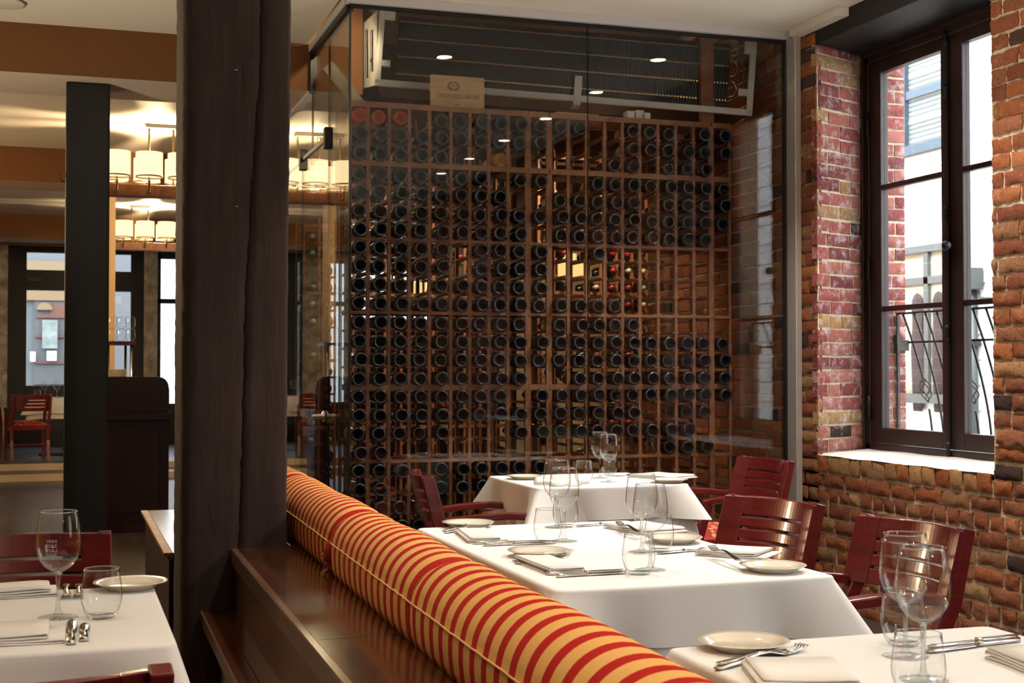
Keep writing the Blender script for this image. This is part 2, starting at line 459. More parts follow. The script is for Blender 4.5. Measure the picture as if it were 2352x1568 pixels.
# brick wall: core blocks of mortar and a skin of separate rough bricks
core = MB()
DW = -4.62                                # the next window along the same wall, seen mirrored in the glass
for (y0, y1, z0, z1) in ((WY0, WY1 + .2, 0, WZ0 - .012), (WY0 + DW, WY1 + .2 + DW, 0, WZ0 - .012)):
    core.box(XW + .003, XO - .002, y0, y1, z0, z1)
core.prism([(XW + .003, YB), (XW + .003, WY0 + DW), (XWIN, FY0 + DW), (XO - .002, FY0 + DW), (XO - .002, YB)], 0, ZC, 'z')
core.prism([(XW + .003, WY1 + DW), (XW + .003, WY0), (XWIN, FY0), (XO - .002, FY0), (XO - .002, FY1 + DW), (XWIN, FY1 + DW)], 0, ZC, 'z')
core.prism([(XW + .003, 9.3), (XW + .003, WY1), (XWIN, FY1), (XO - .002, FY1), (XO - .002, 9.3)], 0, 3.45, 'z')
PALE = [(0.40, 0.22, 0.10), (0.42, 0.25, 0.12)]
REDS = [(0.34, 0.115, 0.045), (0.30, 0.10, 0.045), (0.38, 0.14, 0.055), (0.26, 0.085, 0.042), (0.36, 0.12, 0.045), (0.31, 0.12, 0.06), (0.22, 0.075, 0.04), (0.33, 0.16, 0.08)]
DARK = [(0.06, 0.035, 0.03), (0.10, 0.05, 0.04)]
PINK = [(0.34, 0.10, 0.085), (0.31, 0.08, 0.072), (0.38, 0.14, 0.115), (0.22, 0.06, 0.06), (0.36, 0.12, 0.095)]
def brick(m, o, du, dv, dn, w, h, t, rough, tint, rnd, fine=True):
    """one worn brick: o corner, du/dv in the face, dn outward."""
    nu, nv = (max(4, int(w / 0.022)), 4) if fine else (3, 2)
    rs = [rnd.uniform(-1, 1) for _ in range(8)]
    def fn(a, b):
        ea = min(a, 1 - a) * w; eb = min(b, 1 - b) * h
        e = min(ea, eb)
        rim = 0 if e > 0.007 else (1 - e / 0.007) ** 2 * 0.0045
        bump = rough * (0.35 * math.sin(9 * a * w / .2 + rs[0] * 5) * math.sin(5 * b + rs[1] * 5) + rnd.uniform(-.4, .4)) + rough * (.6 * rs[2] + .5 * rs[3] * (a - .5) + .5 * rs[4] * (b - .5))
        jx = rnd.uniform(-.0035, .0035) * rough / .004; jy = rnd.uniform(-.003, .003) * rough / .004
        return o + du * (a * w + (jx if e < .001 else 0)) + dv * (b * h + (jy if e < .001 else 0)) + dn * (t + bump - rim)
    base = len(m.v)
    m.grid(fn, nu, nv, 0, True, tint=tint)
    ring = [j * (nu + 1) + i for (i, j) in [(i, 0) for i in range(nu + 1)] + [(nu, j) for j in range(1, nv + 1)] + [(i, nv) for i in range(nu - 1, -1, -1)] + [(0, j) for j in range(nv - 1, 0, -1)]]
    top = [m.v[base + k].copy() for k in ring]
    low = [p - dn * ((p - o).dot(dn) + 0.03) for p in top]
    n = len(top)
    m.add(top + low, [(i, (i + 1) % n, (i + 1) % n + n, i + n) for i in range(n)], 0, False, tint)
def brick_face(m, o, du, dv, dn, W, Hh, course, blen, rough, pal, rnd, t=0.010, header=None, start=0.0, joint=0.010, palerows=(), fine=True):
    row = 0; z = 0.0
    while z < Hh - 0.02:
        h = min(course, Hh - z) - joint
        if h < 0.02: break
        u = -(0.5 * blen if row % 2 else 0.0) - start + rnd.uniform(-.012, .012)
        hd = header is not None and row in header
        while u < W - 0.01:
            L = (0.104 if hd or rnd.random() < 0.12 else blen) * rnd.uniform(.94, 1.05)
            a, b = max(u, 0), min(u + L - joint, W)
            if b - a > 0.02:
                k = rnd.random()
                tint = rnd.choice(PALE) if (row in palerows or (hd and k < .18)) else rnd.choice(DARK) if k < .07 else rnd.choice(PALE) if k < .12 else rnd.choice(pal)
                f = rnd.uniform(.85, 1.15)
                brick(m, o + du * a + dv * (z + rnd.uniform(-.003, .003)), du, dv, dn, b - a, h * rnd.uniform(.96, 1.03), t, rough, tuple(c * f for c in tint), rnd, fine)
            u += L
        z += course; row += 1
rb = random.Random(5)
sk = MB()
VZ, VY, VX = Vector((0, 0, 1)), Vector((0, 1, 0)), Vector((1, 0, 0))
# room-side face: below the sill, the pier at each end
brick_face(sk, Vector((XW, 2.4, 0.0)), VY, VZ, -VX, 6.75 - 2.4, 0.712, 0.0788, 0.208, 0.0045, REDS, rb, t=.006, joint=.014, header=(2, 7), start=.05)
brick_face(sk, Vector((XW, WY0 + .01, 0.713)), VY, VZ, -VX, WY1 - WY0 - .02, 0.092, 0.092, 0.098, 0.004, PALE + [(0.40, 0.13, 0.05), (0.44, 0.17, 0.06)], rb, header=(0,))
brick_face(sk, Vector((XW, WY1 + .004, 0.705)), VY, VZ, -VX, 6.75 - WY1, ZC - .71, 0.0745, 0.208, 0.003, REDS, rb, palerows=(3, 6, 17, 23))
brick_face(sk, Vector((XW, 4.1, 0.705)), VY, VZ, -VX, WY0 - 4.104, ZC - .71, 0.0745, 0.208, 0.0050, REDS, rb, t=.008, joint=.013, start=.03)
# jambs of the opening, pinker and whiter than the wall face
sk.lime = [len(sk.f), 0]  # face range that gets the brick colour bleached by window light
JD = Vector((XWIN - XW, FY1 - WY1, 0)); JL = JD.length; JD.normalize(); JN = Vector((JD.y, -JD.x, 0))
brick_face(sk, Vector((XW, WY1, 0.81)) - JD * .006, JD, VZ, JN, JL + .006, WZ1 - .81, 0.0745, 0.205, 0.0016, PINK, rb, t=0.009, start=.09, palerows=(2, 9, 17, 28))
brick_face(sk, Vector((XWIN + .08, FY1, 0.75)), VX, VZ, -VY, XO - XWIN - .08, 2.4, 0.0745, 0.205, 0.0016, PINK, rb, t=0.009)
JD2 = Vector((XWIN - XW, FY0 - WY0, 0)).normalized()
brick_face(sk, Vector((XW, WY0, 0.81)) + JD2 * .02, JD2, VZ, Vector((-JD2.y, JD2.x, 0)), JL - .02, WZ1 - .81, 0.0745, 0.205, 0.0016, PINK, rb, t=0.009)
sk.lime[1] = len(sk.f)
brick_face(sk, Vector((XW, -2.9, 0.0)), VY, VZ, -VX, 2.9 + WY0 + DW, ZC, 0.0745, 0.208, 0.003, REDS, rb, fine=False)
brick_face(sk, Vector((XW, WY0 + DW, 0.0)), VY, VZ, -VX, 2.4 - WY0 - DW, .79, 0.0745, 0.208, 0.003, REDS, rb, fine=False)
brick_face(sk, Vector((XW, WY1 + DW, 0.79)), VY, VZ, -VX, 4.1 - WY1 - DW, ZC - .79, 0.0745, 0.208, 0.003, REDS, rb, fine=False)
brick_face(sk, Vector((XW, WY1 + DW, 0.81)), JD, VZ, JN, JL, WZ1 - .81, 0.0745, 0.205, 0.0016, PINK, rb, t=0.009, fine=False)
brick_face(sk, Vector((XW, WY0 + DW, 0.81)), JD2, VZ, Vector((-JD2.y, JD2.x, 0)), JL, WZ1 - .81, 0.0745, 0.205, 0.0016, PINK, rb, t=0.009, fine=False)
# beyond the glass the same wall inside the cellar
brick_face(sk, Vector((XW, 6.80, 0.0)), VY, VZ, -VX, 2.4, 3.4, 0.0745, 0.208, 0.003, REDS, rb, fine=False)
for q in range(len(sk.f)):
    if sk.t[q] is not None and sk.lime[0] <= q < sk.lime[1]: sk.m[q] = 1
sk_o = sk.build('brick_courses', ['brick', 'brick_daylight_whitened'], fix=True)
core_o = core.build('wall_right', 'mortar'); struct(core_o)
sk_o.parent = core_o
# sill of pale lime-washed mortar
def sill_fn(a, b):
    return Vector((XW - .006 + .004 * math.sin(b * 40) + a * .46, WY0 + b * (WY1 - WY0) + a * b * .15, WZ0 - .004 + (0 if a == 0 else .007) + .002 * math.sin(b * 23 + a * 3) + .012 * a))
s_ = MB(); s_.grid(sill_fn, 8, 30, 0, True)
s_.box(XW + .003, XO, WY0, WY1 + .12, WZ0 - .03, WZ0 - .008)
s_.box(XW + .003, XO, WY0 + DW, WY1 + .12 + DW, WZ0 - .03, WZ0)
plain('lime_sill', (0.62, 0.58, 0.54), 0.9, noise=0.12, nscale=14, bump=0.4, bscale=40, spec=0.1)
s_.build('sill', 'lime_sill', core_o)
MB().box(XW - .003, XO, WY0 - .35 + DW, WY1 + .3, WZ1 - .02, ZC + .2).build('lintel', 'lintel_wood', core_o)
struct(MB().box(XW - .075, XW - .004, 6.13, 6.62, ZC - .045, ZC - .002).build('trim_2', 'ceiling_paint'))
# the rest of that side: beyond the cellar the room widens
struct(box('wall_far_right', XR, XR + .2, 9.3, YF + .3, 0, ZC, 'wall_paint'))
struct(box('wall_return', XO, XR + .2, 9.1, 9.3, -.5, ZC, 'wall_paint'))

# ------------------------------------------------------------------ casement window
win = thing('window_1', 'tall dark brown casement window in the brick wall', 'window', (XWIN, (FY0 + FY1) / 2, WZ0)); win['kind'] = 'structure'
hw, hh = (FY1 - FY0) / 2, WZ1 - WZ0
f = MB()
f.box(-.03, .07, -hw, -hw + .075, .0, hh); f.box(-.03, .07, hw - .075, hw, .0, hh)
f.box(-.03, .07, -hw, hw, hh - .075, hh); f.box(-.03, .07, -hw, hw, .0, .045)
f.box(-.05, -.03, hw - .04, hw, 0, hh); f.box(-.05, -.03, -hw, hw, hh - .04, hh)
f.build('window_frame', 'frame_brown', win, bevel=.004)
ym = 5.85 - (FY0 + FY1) / 2
for (a, b) in ((ym + .006, hw - .078), (-hw + .078, ym - .006)):
    far = a > 0 or b > .3
    lo, hi = .05, hh - .078
    st_o = .085 if far else .07
    s_ = MB()
    s_.box(-.022, .028, a, a + .062, lo, hi); s_.box(-.022, .028, b - .10, b, lo, hi)
    s_.box(-.022, .028, a + .062, b - .10, lo, lo + .085); s_.box(-.022, .028, a + .062, b - .10, hi - .065, hi)
    so = s_.build('sash', 'frame_brown', win, bevel=.004)
    zb = (1.586 - WZ0, 2.254 - WZ0)
    for z in zb:
        MB().box(-.014, .022, a + .062, b - .10, z - .014, z + .014).build('glazing_bar', 'frame_brown', so, bevel=.003)
    edges = [lo + .085, zb[0] - .014, zb[0] + .014, zb[1] - .014, zb[1] + .014, hi - .065]
    for k in range(3):
        MB().box(.002, .006, a + .062, b - .10, edges[2 * k], edges[2 * k + 1]).build('window_pane', 'window_glass', so)
# espagnolette bolt with its knob
bolt = MB(); yb = ym
bolt.box(-.036, -.022, yb - .011, yb + .011, .06, hh - .09)
for z in (.03, .62, 1.22, 1.84, hh - .12):
    bolt.lathe([(0.0, -.04), (.012, -.036), (.017, -.02), (.010, 0), (.017, .02), (.012, .036), (0, .04)], 10, Matrix.Translation((-.038, yb, z + .02)))
bo = bolt.build('espagnolette_bolt', 'iron', win, bevel=0)
hd = MB(); hd.lathe([(0, 0), (.009, 0), (.009, .03), (.020, .045), (.026, .065), (.020, .085), (0, .092)], 14, Matrix.Translation((-.036, yb, 1.073)) @ Matrix.Rotation(-PI / 2, 4, 'Y') @ Matrix.Rotation(.9, 4, 'X'))
hd.box(-.042, -.034, yb - .02, yb + .02, .99, 1.14)
hd.build('handle', 'iron', win)
hg = MB()
for z in (.18, .95, 1.75):
    hg.tube([(-.04, hw - .083, z), (-.04, hw - .083, z + .13)], .010, 8)
    hg.build('hinge', 'iron', win) if z > 1.7 else None

win_b = dup(win, (XWIN, (FY0 + FY1) / 2 + DW, WZ0)); win_b.name = 'window_3'
# wrought iron guard outside the window
rail = thing('iron_balcony_guard', 'black wrought iron balcony guard outside the casement window', 'railing', (XWIN + .19, FY1, 0))
def bx(z):                                         # belly of the bars
    t = max(0.0, (1.565 - z) / 0.72)
    return .19 * (1 - (1 - min(1, t)) ** 1.6)
MB().bar((0, -.02, 1.568), (0, -(FY1 - FY0) + .02, 1.568), .028, .011).build('top_rail', 'iron', rail)
MB().bar((bx(1.407), -.02, 1.407), (bx(1.407), -(FY1 - FY0) + .02, 1.407), .012, .012).build('middle_rail', 'iron', rail)
MB().bar((bx(.86), -.02, .86), (bx(.86), -(FY1 - FY0) + .02, .86), .02, .012).build('bottom_rail', 'iron', rail)
for y in (-.02, -(FY1 - FY0) + .02):
    br = MB(); br.bar((-.02, y, 1.39), (bx(1.407), y, 1.39), .03, .06); br.bar((-.02, y, 1.40), (.0, y, 1.40), .05, .10)
    br.bar((.0, y, .86), (bx(.86), y, .86), .02, .02); br.bar((0, y, .86), (0, y, 1.57), .014, .014)
    br.build('bracket', 'grey_iron', rail)
for k in range(14):
    y = -.07 - k * .1035
    b = MB()
    zs = [1.565 - .71 * i / 12 for i in range(13)]
    if k % 4 == 0:
        b.tube([(bx(z), y, z) for z in zs if z > 1.19], .0065, 6); b.tube([(bx(z), y, z) for z in zs if z < 1.09], .0065, 6)
        for q in range(4):
            b.tube([(bx(1.20 - .13 * t / 8) + .034 * math.sin(PI * t / 8) * math.cos(q * PI / 2 + t * .45), y + .034 * math.sin(PI * t / 8) * math.sin(q * PI / 2 + t * .45), 1.21 - .14 * t / 8) for t in range(9)], .0036, 5)
    else:
        b.tube([(bx(z), y, z) for z in zs], .0065, 6)
    b.build('baluster', 'iron', rail)

# ------------------------------------------------------------------ outside, across the alley
fac = thing('clapboard_building', 'white clapboard building across the alley, seen through the casement window', 'building', (8.0, 11.5, -1.0))
sd = MB()
z = 0.0
while z < 8.0:
    h = .235
    sd.prism([(-20, z), (14, z), (14, z + h), (-20, z + h)], 0.0, .03, 'x')
    sd.add([(-.014, -20, z), (-.014, 14, z), (0, 14, z + h), (0, -20, z + h), (.0, -20, z), (0, 14, z)], [(0, 1, 2, 3), (0, 4, 5, 1)])
    z += h
sd.build('siding', 'siding', fac)
def facade_window(nmz, y0, y1, z0, z1, fm, kind, parts):
    y0 -= 11.5; y1 -= 11.5; z0 += 1; z1 += 1
    g = MB(); w = .07
    g.box(-.06, .0, y0, y0 + w, z0, z1); g.box(-.06, 0, y1 - w, y1, z0, z1); g.box(-.06, 0, y0, y1, z1 - w, z1); g.box(-.09, 0, y0 - .03, y1 + .03, z0 - .02, z0 + w)
    for (a, b, c, d) in parts: g.box(-.05, 0, y0 + a, y0 + b, z0 + c, z0 + d)
    fo = g.build('window_frame', fm, fac)
    p = MB().box(-.02, -.016, y0 + w, y1 - w, z0 + w, z1 - w); p.build('pane', 'window_glass', fo)
    if kind == 'blind':
        bl = MB(); zz = z0 + w
        while zz < z1 - w - .02:
            bl.add([(-.014, y0 + w, zz), (-.014, y1 - w, zz), (-.034 + .022, y1 - w, zz + .04), (-.012, y0 + w, zz + .04), (-.010, y0 + w, zz + .028), (-.010, y1 - w, zz + .028)], [(0, 1, 2, 3)])
            bl.box(-.0145, -.0125, y0 + w, y1 - w, zz + .03, zz + .038, 1)
            zz += .045
        bl.build('blind', ['blind', 'grey_frame'], fo)
    else:
        MB().box(-.013, -.010, y0 + w, y1 - w, z0 + w, z1 - w).build('curtain', 'cream_wall', fo)
        dk = MB()
        for yy in (y1 - .93, y1 - 1.27):
            dk.lathe([(0, 0), (.075, 0), (.095, .35), (.105, .60), (.085, .80), (.08, .90), (.095, 1.0), (.085, 1.08), (.05, 1.14), (0, 1.16)], 16, Matrix.Translation((-.05, yy, z0 - .1)) @ Matrix.Scale(.25, 4, (1, 0, 0)))
        dk.build('display_form', 'dark_figure', fo)
facade_window('a', 10.9, 11.72, 3.40, 4.75, 'blue_frame', 'blind', [(.071, .749, .54, .62)])
facade_window('b', 10.9, 12.4, .95, 2.47, 'grey_frame', 'shop', [(.071, 1.429, 1.14, 1.21), (.40, .47, .071, 1.449)])
cd = thing('conduit_box', 'grey junction box on a conduit pipe fixed to the white building', 'electrical box', (7.93, 10.6, 2.09))
MB().box(-.06, .05, -.11, .11, -.10, .10).build('box', 'grey_iron', cd, bevel=.006)
MB().tube([(.02, 0, -.1), (.02, 0, -2.2)], .035, 10).build('conduit_pipe', 'grey_iron', cd)
MB().tube([(.02, -.08, -.12), (.0, -.12, -.18), (.02, -.3, -.19), (.02, -1.2, -.16)], .012, 6).build('cable', 'grey_iron', cd)
for zz in (-.62, -1.9): MB().box(-.02, .05, -.07, .07, zz, zz + .06).build('clamp', 'iron', cd)
pl = thing('planter_tub', 'pale green metal planter tub standing in the alley by the white building', 'planter', (7.3, 11.0, 0.25))
MB().lathe([(0, 0), (.20, 0), (.30, .34), (.34, .36), (.34, .40), (.29, .40), (.27, .34), (0, .32)], 20).build('tub', 'green_metal', pl)
MB().box(-.28, .28, -.28, .28, -1.25, 0).build('pedestal', 'siding', pl)
struct(box('ground', XO, 12, -9, 9.1, -1.2, -1.0, 'asphalt'))
struct(box('ground_alley', 5.85, 12, 9.1, 27, -1.2, -1.0, 'asphalt'))

# ------------------------------------------------------------------ glass cellar enclosure
XS = 1.34                                            # its left side
ZT = 3.085
g = thing('wall_cellar_front', 'frameless glass front of the wine cellar', 'glass wall', (0, 0, 0)); g['kind'] = 'structure'
xj = aty(1351, 600, YG).x
def glass_panel(name, x0, x1, y0, y1, z0, z1, parent, axis):
    m = MB().box(x0, x1, y0, y1, z0, z1)
    for i in range(6):
        # faces 0..5: bottom, top, y0, y1, x0, x1
        big = (2, 3) if axis == 'y' else (4, 5)
        m.m[i] = 0 if i in big else 1
    return m.build(name, ['pane_glass', 'glass_edge'], parent)
glass_panel('glass_pane', XS, xj - .001, YG, YG + .012, 0.02, ZT, g, 'y')
glass_panel('glass_pane', xj + .001, XW - .015, YG, YG + .012, 0.02, ZT, g, 'y')
MB().box(XS - .01, XW - .003, YG - .03, YG + .03, ZT, ZC - .001).build('header_channel', 'header_paint', g)
MB().box(XS, XW - .003, YG - .004, YG + .016, ZT - .018, ZT - .0005).build('black_gasket', 'iron', g)
MB().box(XW - .05, XW - .013, YG - .10, YG + .02, 0, ZT).build('end_channel', 'aluminium', g, bevel=.003)
MB().box(XW - .066, XW - .051, YG - .006, YG + .018, 0, ZT).build('black_seal', 'iron', g)
MB().box(XS, XW - .013, YG - .02, YG + .03, 0.0, .02).build('floor_channel', 'steel', g)
g2 = thing('wall_cellar_side', 'frameless glass side of the wine cellar', 'glass wall', (0, 0, 0)); g2['kind'] = 'structure'
YD0, YD1, ZD = 7.27, 8.13, 2.50
glass_panel('glass_pane', XS, XS + .012, YG + .013, YD0 - .003, .02, ZT, g2, 'x')
glass_panel('glass_pane', XS, XS + .012, YD0 - .001, 7.79, ZD + .003, ZT, g2, 'x')
glass_panel('glass_pane', XS, XS + .012, 7.79, 8.9, ZD + .003, 2.855, g2, 'x')
glass_panel('glass_pane', XS, XS + .012, YD1 + .003, 8.9, .02, ZD + .003, g2, 'x')
MB().box(XS - .02, XS + .032, YG + .03, 7.79, ZT, ZC - .001).build('header_channel', 'header_paint', g2)
MB().box(XS - .012, XS + .024, YG + .02, 7.775, ZT - .03, ZT - .0005).box(XS - .012, XS + .024, 7.76, 7.795, 2.84, ZT).build('black_gasket', 'iron', g2)
MB().box(XS - .02, XS + .032, 7.79, 8.4, 2.845, 2.858).build('beam_channel', 'header_paint', g2)
door = thing('door_1', 'clear glass swing door of the wine cellar', 'door', (XS, YD0, 0)); door['kind'] = 'structure'
glass_panel('glass_leaf', 0, .012, .002, YD1 - YD0 - .002, .01, ZD, door, 'x')
pf = MB(); pf.box(-.022, .034, -.025, .03, ZD - .058, ZD + .058); pf.build('patch_fitting', 'iron', door, bevel=.004)
pf = MB(); pf.box(-.022, .034, YD1 - YD0 - .08, YD1 - YD0 - .02, ZD - .06, ZD + .06); pf.build('patch_fitting', 'iron', door, bevel=.004)
MB().bar((.0, .06, ZD + .004), (.0, YD1 - YD0 - .1, ZD + .004), .02, .02).build('door_rail', 'steel', door)
lv = MB()
Ry = Matrix.Rotation(PI / 2, 4, 'Y')
for sx in (-1, 1):
    lv.lathe([(0, 0), (.030, 0), (.030, .012), (.014, .02), (.014, .05), (0, .05)], 16, Matrix.Translation((.006 + sx * .006, .07, 1.0)) @ Matrix.Rotation(sx * PI / 2, 4, 'Y'))
    lv.tube([(.006 + sx * .055, .07, 1.0), (.006 + sx * .06, .11, 1.0), (.006 + sx * .06, .19, .985), (.006 + sx * .055, .235, .965)], [.013, .012, .010, .007], 10)
lv.build('lever_handle', 'chrome', door)
g3 = thing('wall_cellar_back', 'glass back wall of the wine cellar', 'glass wall', (0, 0, 0)); g3['kind'] = 'structure'
glass_panel('glass_pane', XS, XW - .02, 9.0, 9.012, .02, ZC - .01, g3, 'y')
MB().box(XS, XW - .02, 8.98, 9.03, 0, .02).build('floor_channel', 'steel', g3)
MB().box(1.70, XW - .02, 8.93, 8.97, 2.13, 3.44).build('gap_darkening_panel', 'dark_red_wood', g3)

# ------------------------------------------------------------------ wine racks and bottles
cols = [1.404, 1.508, 1.622, 1.731, 1.842, 1.96, 2.066, 2.174, 2.282, 2.397, 2.52, 2.632, 2.742, 2.848, 2.955, 3.06, 3.172, 3.282, 3.393, 3.504, 3.628]
bands = [2.65, 2.341, 1.94, 1.554, 1.158, 0.771, 0.385, 0.03]
nrow = [3, 4, 4, 4, 4, 4, 4]
YR, YR2 = 7.03, 7.30                                 # faces of the front rack
rows = []
for b in range(7):
    top, bot = bands[b], bands[b + 1]
    n = nrow[b]; pitch = .0975
    for r in range(n):
        rows.append((b, r, bot + .052 + pitch * (n - 1 - r)))
mods = [(0, 9, 'wide nine-column wooden wine rack at the left behind the glass'), (9, 10, 'narrow single-column wine rack between the two wide racks'),
        (10, 19, 'wide nine-column wooden wine rack at the right behind the glass'), (19, 20, 'narrow single-column wine rack at the end by the brick wall')]
for (c0, c1, lab) in mods:
    t = thing('wine_rack', lab, 'wine rack', (cols[c0], YR, 0), 0, 'front wine racks in the glass cellar')
    ox = cols[c0]
    for c in range(c0, c1 + 1):
        x = cols[c] - ox + (.008 if c == c0 else -.008 if c == c1 else 0)
        w = .016 if c in (c0, c1) else .018
        MB().box(x - w / 2, x + w / 2, 0, .02, .0, 2.65).build('upright', 'rack_wood', t)
        MB().box(x - w / 2, x + w / 2, YR2 - YR - .02, YR2 - YR, .0, 2.65).build('upright', 'rack_wood', t)
        if c < c1:
            cr = MB()
            for (b, r, z) in rows:
                for xx in (cols[c] - ox + .012, cols[c + 1] - ox - .012):
                    cr.box(xx - .006, xx + .006, .005, YR2 - YR - .005, z - .047, z - .035)
            cr.build('cradle_rails', 'rack_wood', t)
    for b in range(8):
        z = bands[b]; th = .030 if b in (0, 1, 4, 6) else .016
        s_ = MB().box(.004, cols[c1] - ox - .004, -.004, .03, z - th / 2, z + th / 2)
        MB().box(.004, cols[c1] - ox - .004, YR2 - YR - .03, YR2 - YR + .004, z - th / 2, z + th / 2).build('shelf_rail', 'rack_wood', t)
        if b in (0, 7): MB().box(.0, cols[c1] - ox, .031, YR2 - YR - .031, z - .008, z + .008).build('top_board' if b == 0 else 'bottom_board', 'rack_wood', t)
        s_.build('shelf_rail', 'rack_wood', t)
# occupancy of the front racks, one string per row, top to bottom
occ = ['ooo.xxxxxxxx..xxx.xx', 'xxxxxxxxxx....xxxxxx', 'xxxxx..g.....xx.xxx.',
       'xxxxxxx.xx..xxxxxxxx', 'xxxxxxxx..xxxxx.xxxx', 'xxxxxxxxxxxxxxxxxxxx', 'xxxxxxxxx.xxxxxxxxx.',
       'xxxxx.xxxx..x.......', 'xxxxx.xxxx..........', 'xxx.xxxxxx..........', 'xxxxxxxxxxxxxx......',
       'xxxxxxxxx.xxxxx.....', 'xxxxxxxxxxxxxxxxxxxx', 'xxxxxxxxxxxxxxxxxxxx', 'xxxxxxxxx..xxxxxxxxx',
       'xxxxxxxx.xxxxxxxxxxx', 'xxxxxxxxxxxxxxx..xx.', 'xxxxx...xxxxxxxxxx..', 'xx..............xxx.',
       'xxx.xxxxxx..........', 'xx.xxxx.............', '.xxx................', '.xxxx...............',
       '....................', '....................', '....................', '....................']
def bottle_prof(r):                                   # base at 0, neck at +z; glass bottle on its side later
    return [(0, .030), (r * .30, .026), (r * .55, .010), (r * .74, .001), (r * .86, 0), (r * .97, .004), (r, .012), (r, .10), (r, .185), (r * .93, .205), (r * .62, .225), (r * .40, .243), (r * .36, .262), (r * .36, .290), (r * .40, .291), (r * .40, .302), (0, .302)]
MX = Matrix.Rotation(-PI / 2, 4, 'X')                 # +z -> +y : the neck points away
def make_bottle(mats, r=.0385, lab=False, M=MX, neck=None, heel=0):
    m = MB(); pr = bottle_prof(r)
    m.lathe(pr, 20, M)
    if lab or neck:
        k = len(pr) - 1
        for i in range(20):
            for t in range(k):
                if lab and t == 7: m.m[i * k + t] = 1
                if neck and t >= 12: m.m[i * k + t] = 1
    if heel:
        k = len(pr) - 1
        for i in range(20):
            for t in range(3, 6): m.m[i * k + t] = heel
    me = m.build('wine_bottle', mats)
    return me
B_dark = make_bottle(['bottle_glass', 'bottle_heel'], heel=1); B_lab = make_bottle(['bottle_glass', 'paper_label', 'bottle_heel'], lab=True, heel=2); B_small = make_bottle(['bottle_glass', 'bottle_heel'], r=.034, heel=1)
B_rose = make_bottle(['rose_glass']); B_gold = make_bottle(['gold_glass'])
rb = random.Random(3)
protos_used = set()
def use(p, loc, rot, label, group):
    if p.name not in protos_used:
        protos_used.add(p.name); o = p
    else:
        o = p.copy(); COL.objects.link(o)
    o.location = loc; o.rotation_euler = rot
    tag(o, label, 'wine bottle', group)
    return o
for k, (b, r, z) in enumerate(rows):
    for c, ch in enumerate(occ[k]):
        if ch == '.': continue
        xc = (cols[c] + cols[c + 1]) / 2
        lab = rb.random() < (.75 if c < 3 and b >= 4 else .30)
        p = B_rose if ch == 'o' else B_gold if ch == 'g' else B_lab if lab else B_small if (c in (16, 17) and b == 0 and r == 2) else B_dark
        kind = 'orange rose wine bottle' if ch == 'o' else 'golden wine bottle' if ch == 'g' else 'dark wine bottle'
        where = ('%s column from left, %s row from top' % (ORD[c], ORD[k]))
        use(p, (xc + rb.uniform(-.007, .007), YR - .045 + rb.uniform(-.02, .022), z - .006 + rb.uniform(-.002, .004)), (0, 0, rb.uniform(-.05, .05)),
            kind + ' lying base-out behind glass, ' + where, 'bottles in the front wine racks')

# rack along the back of the cellar, necks towards the room
YK, YK2 = 8.45, 7.92
bc = [1.40 + .105 * i for i in range(21)]
for (c0, c1, lab) in ((0, 2, 'narrow wooden wine rack at the back left of the cellar, bottles neck-out'), (3, 13, 'wide wooden lattice wine rack along the back of the cellar'), (13, 20, 'wooden lattice wine rack at the back right, near the brick wall')):
    t = thing('wine_rack', lab, 'wine rack', (bc[c0], YK if c0 < 13 else YK2, 0), 0, 'back wine racks in the glass cellar')
    HR = 2.2 if c0 == 0 else 2.62
    if c0 < 13: MB().box(0, bc[c1] - bc[c0], .272, .284, 0, 2.2 if c0 == 0 else 1.58).build('back_panel', 'dark_red_wood', t)  # dark board modelled for the gloom behind the bottles, blocking bright windows
    for c in range(c0, c1 + 1):
        x = bc[c] - bc[c0] + (.006 if c == c0 else -.006 if c == c1 else 0)
        MB().box(x - .006 if c in (c0, c1) else x - .008, x + .006 if c in (c0, c1) else x + .008, 0, .018, 0, HR).build('upright', 'rack_wood', t)
        MB().box(x - .006, x + .006, .25, .268, 0, HR).build('upright', 'rack_wood', t)
    for b in range(6 if c0 == 0 else 7):
        z = .05 + b * .42
        MB().box(0, bc[c1] - bc[c0], -.004, .02, z - .010, z + .010).build('shelf_rail', 'rack_wood', t)
        MB().box(0, bc[c1] - bc[c0], .25, .27, z - .010, z + .010).build('shelf_rail', 'rack_wood', t)
    cr = MB()
    for r in range(20 if c0 == 0 else 24):
        z = .09 + r * .105
        for c in range(c0, c1):
            for xx in (bc[c] - bc[c0] + .014, bc[c + 1] - bc[c0] - .014):
                cr.box(xx - .006, xx + .006, .005, .262, z - .046, z - .034)
    cr.build('cradle_rails', 'rack_wood', t)
MN = Matrix.Translation((0, .26, 0)) @ Matrix.Rotation(PI / 2, 4, 'X')   # neck points at the room
CAPS = {'r': 'capsule_red', 'c': 'capsule_cream', 'g': 'capsule_green', 'o': 'capsule_orange', 'y': 'capsule_gold', 'k': 'iron'}
NP = {k: make_bottle(['bottle_glass', v], M=MN, neck=True) for k, v in CAPS.items()}
CN = {'r': 'red', 'c': 'cream', 'g': 'pale green', 'o': 'orange', 'y': 'gold', 'k': 'black'}
back_rows = {0: '...ggk.cckc.rrok rrkky'.replace(' ', ''), 1: '...ggkkcc.c.rrkkkrrkyk'}
def back_bottle(c, r, ch, rname):
    z = .09 + r * .105
    use(NP[ch], ((bc[c] + bc[c + 1]) / 2 + rb.uniform(-.006, .006), (YK if c < 13 else YK2) - .02 + rb.uniform(-.02, .01), z - .004), (0, 0, rb.uniform(-.04, .04)),
        '%s-capped dark bottle, neck out, back rack, %s' % (CN[ch], rname), 'bottles in the back wine racks')
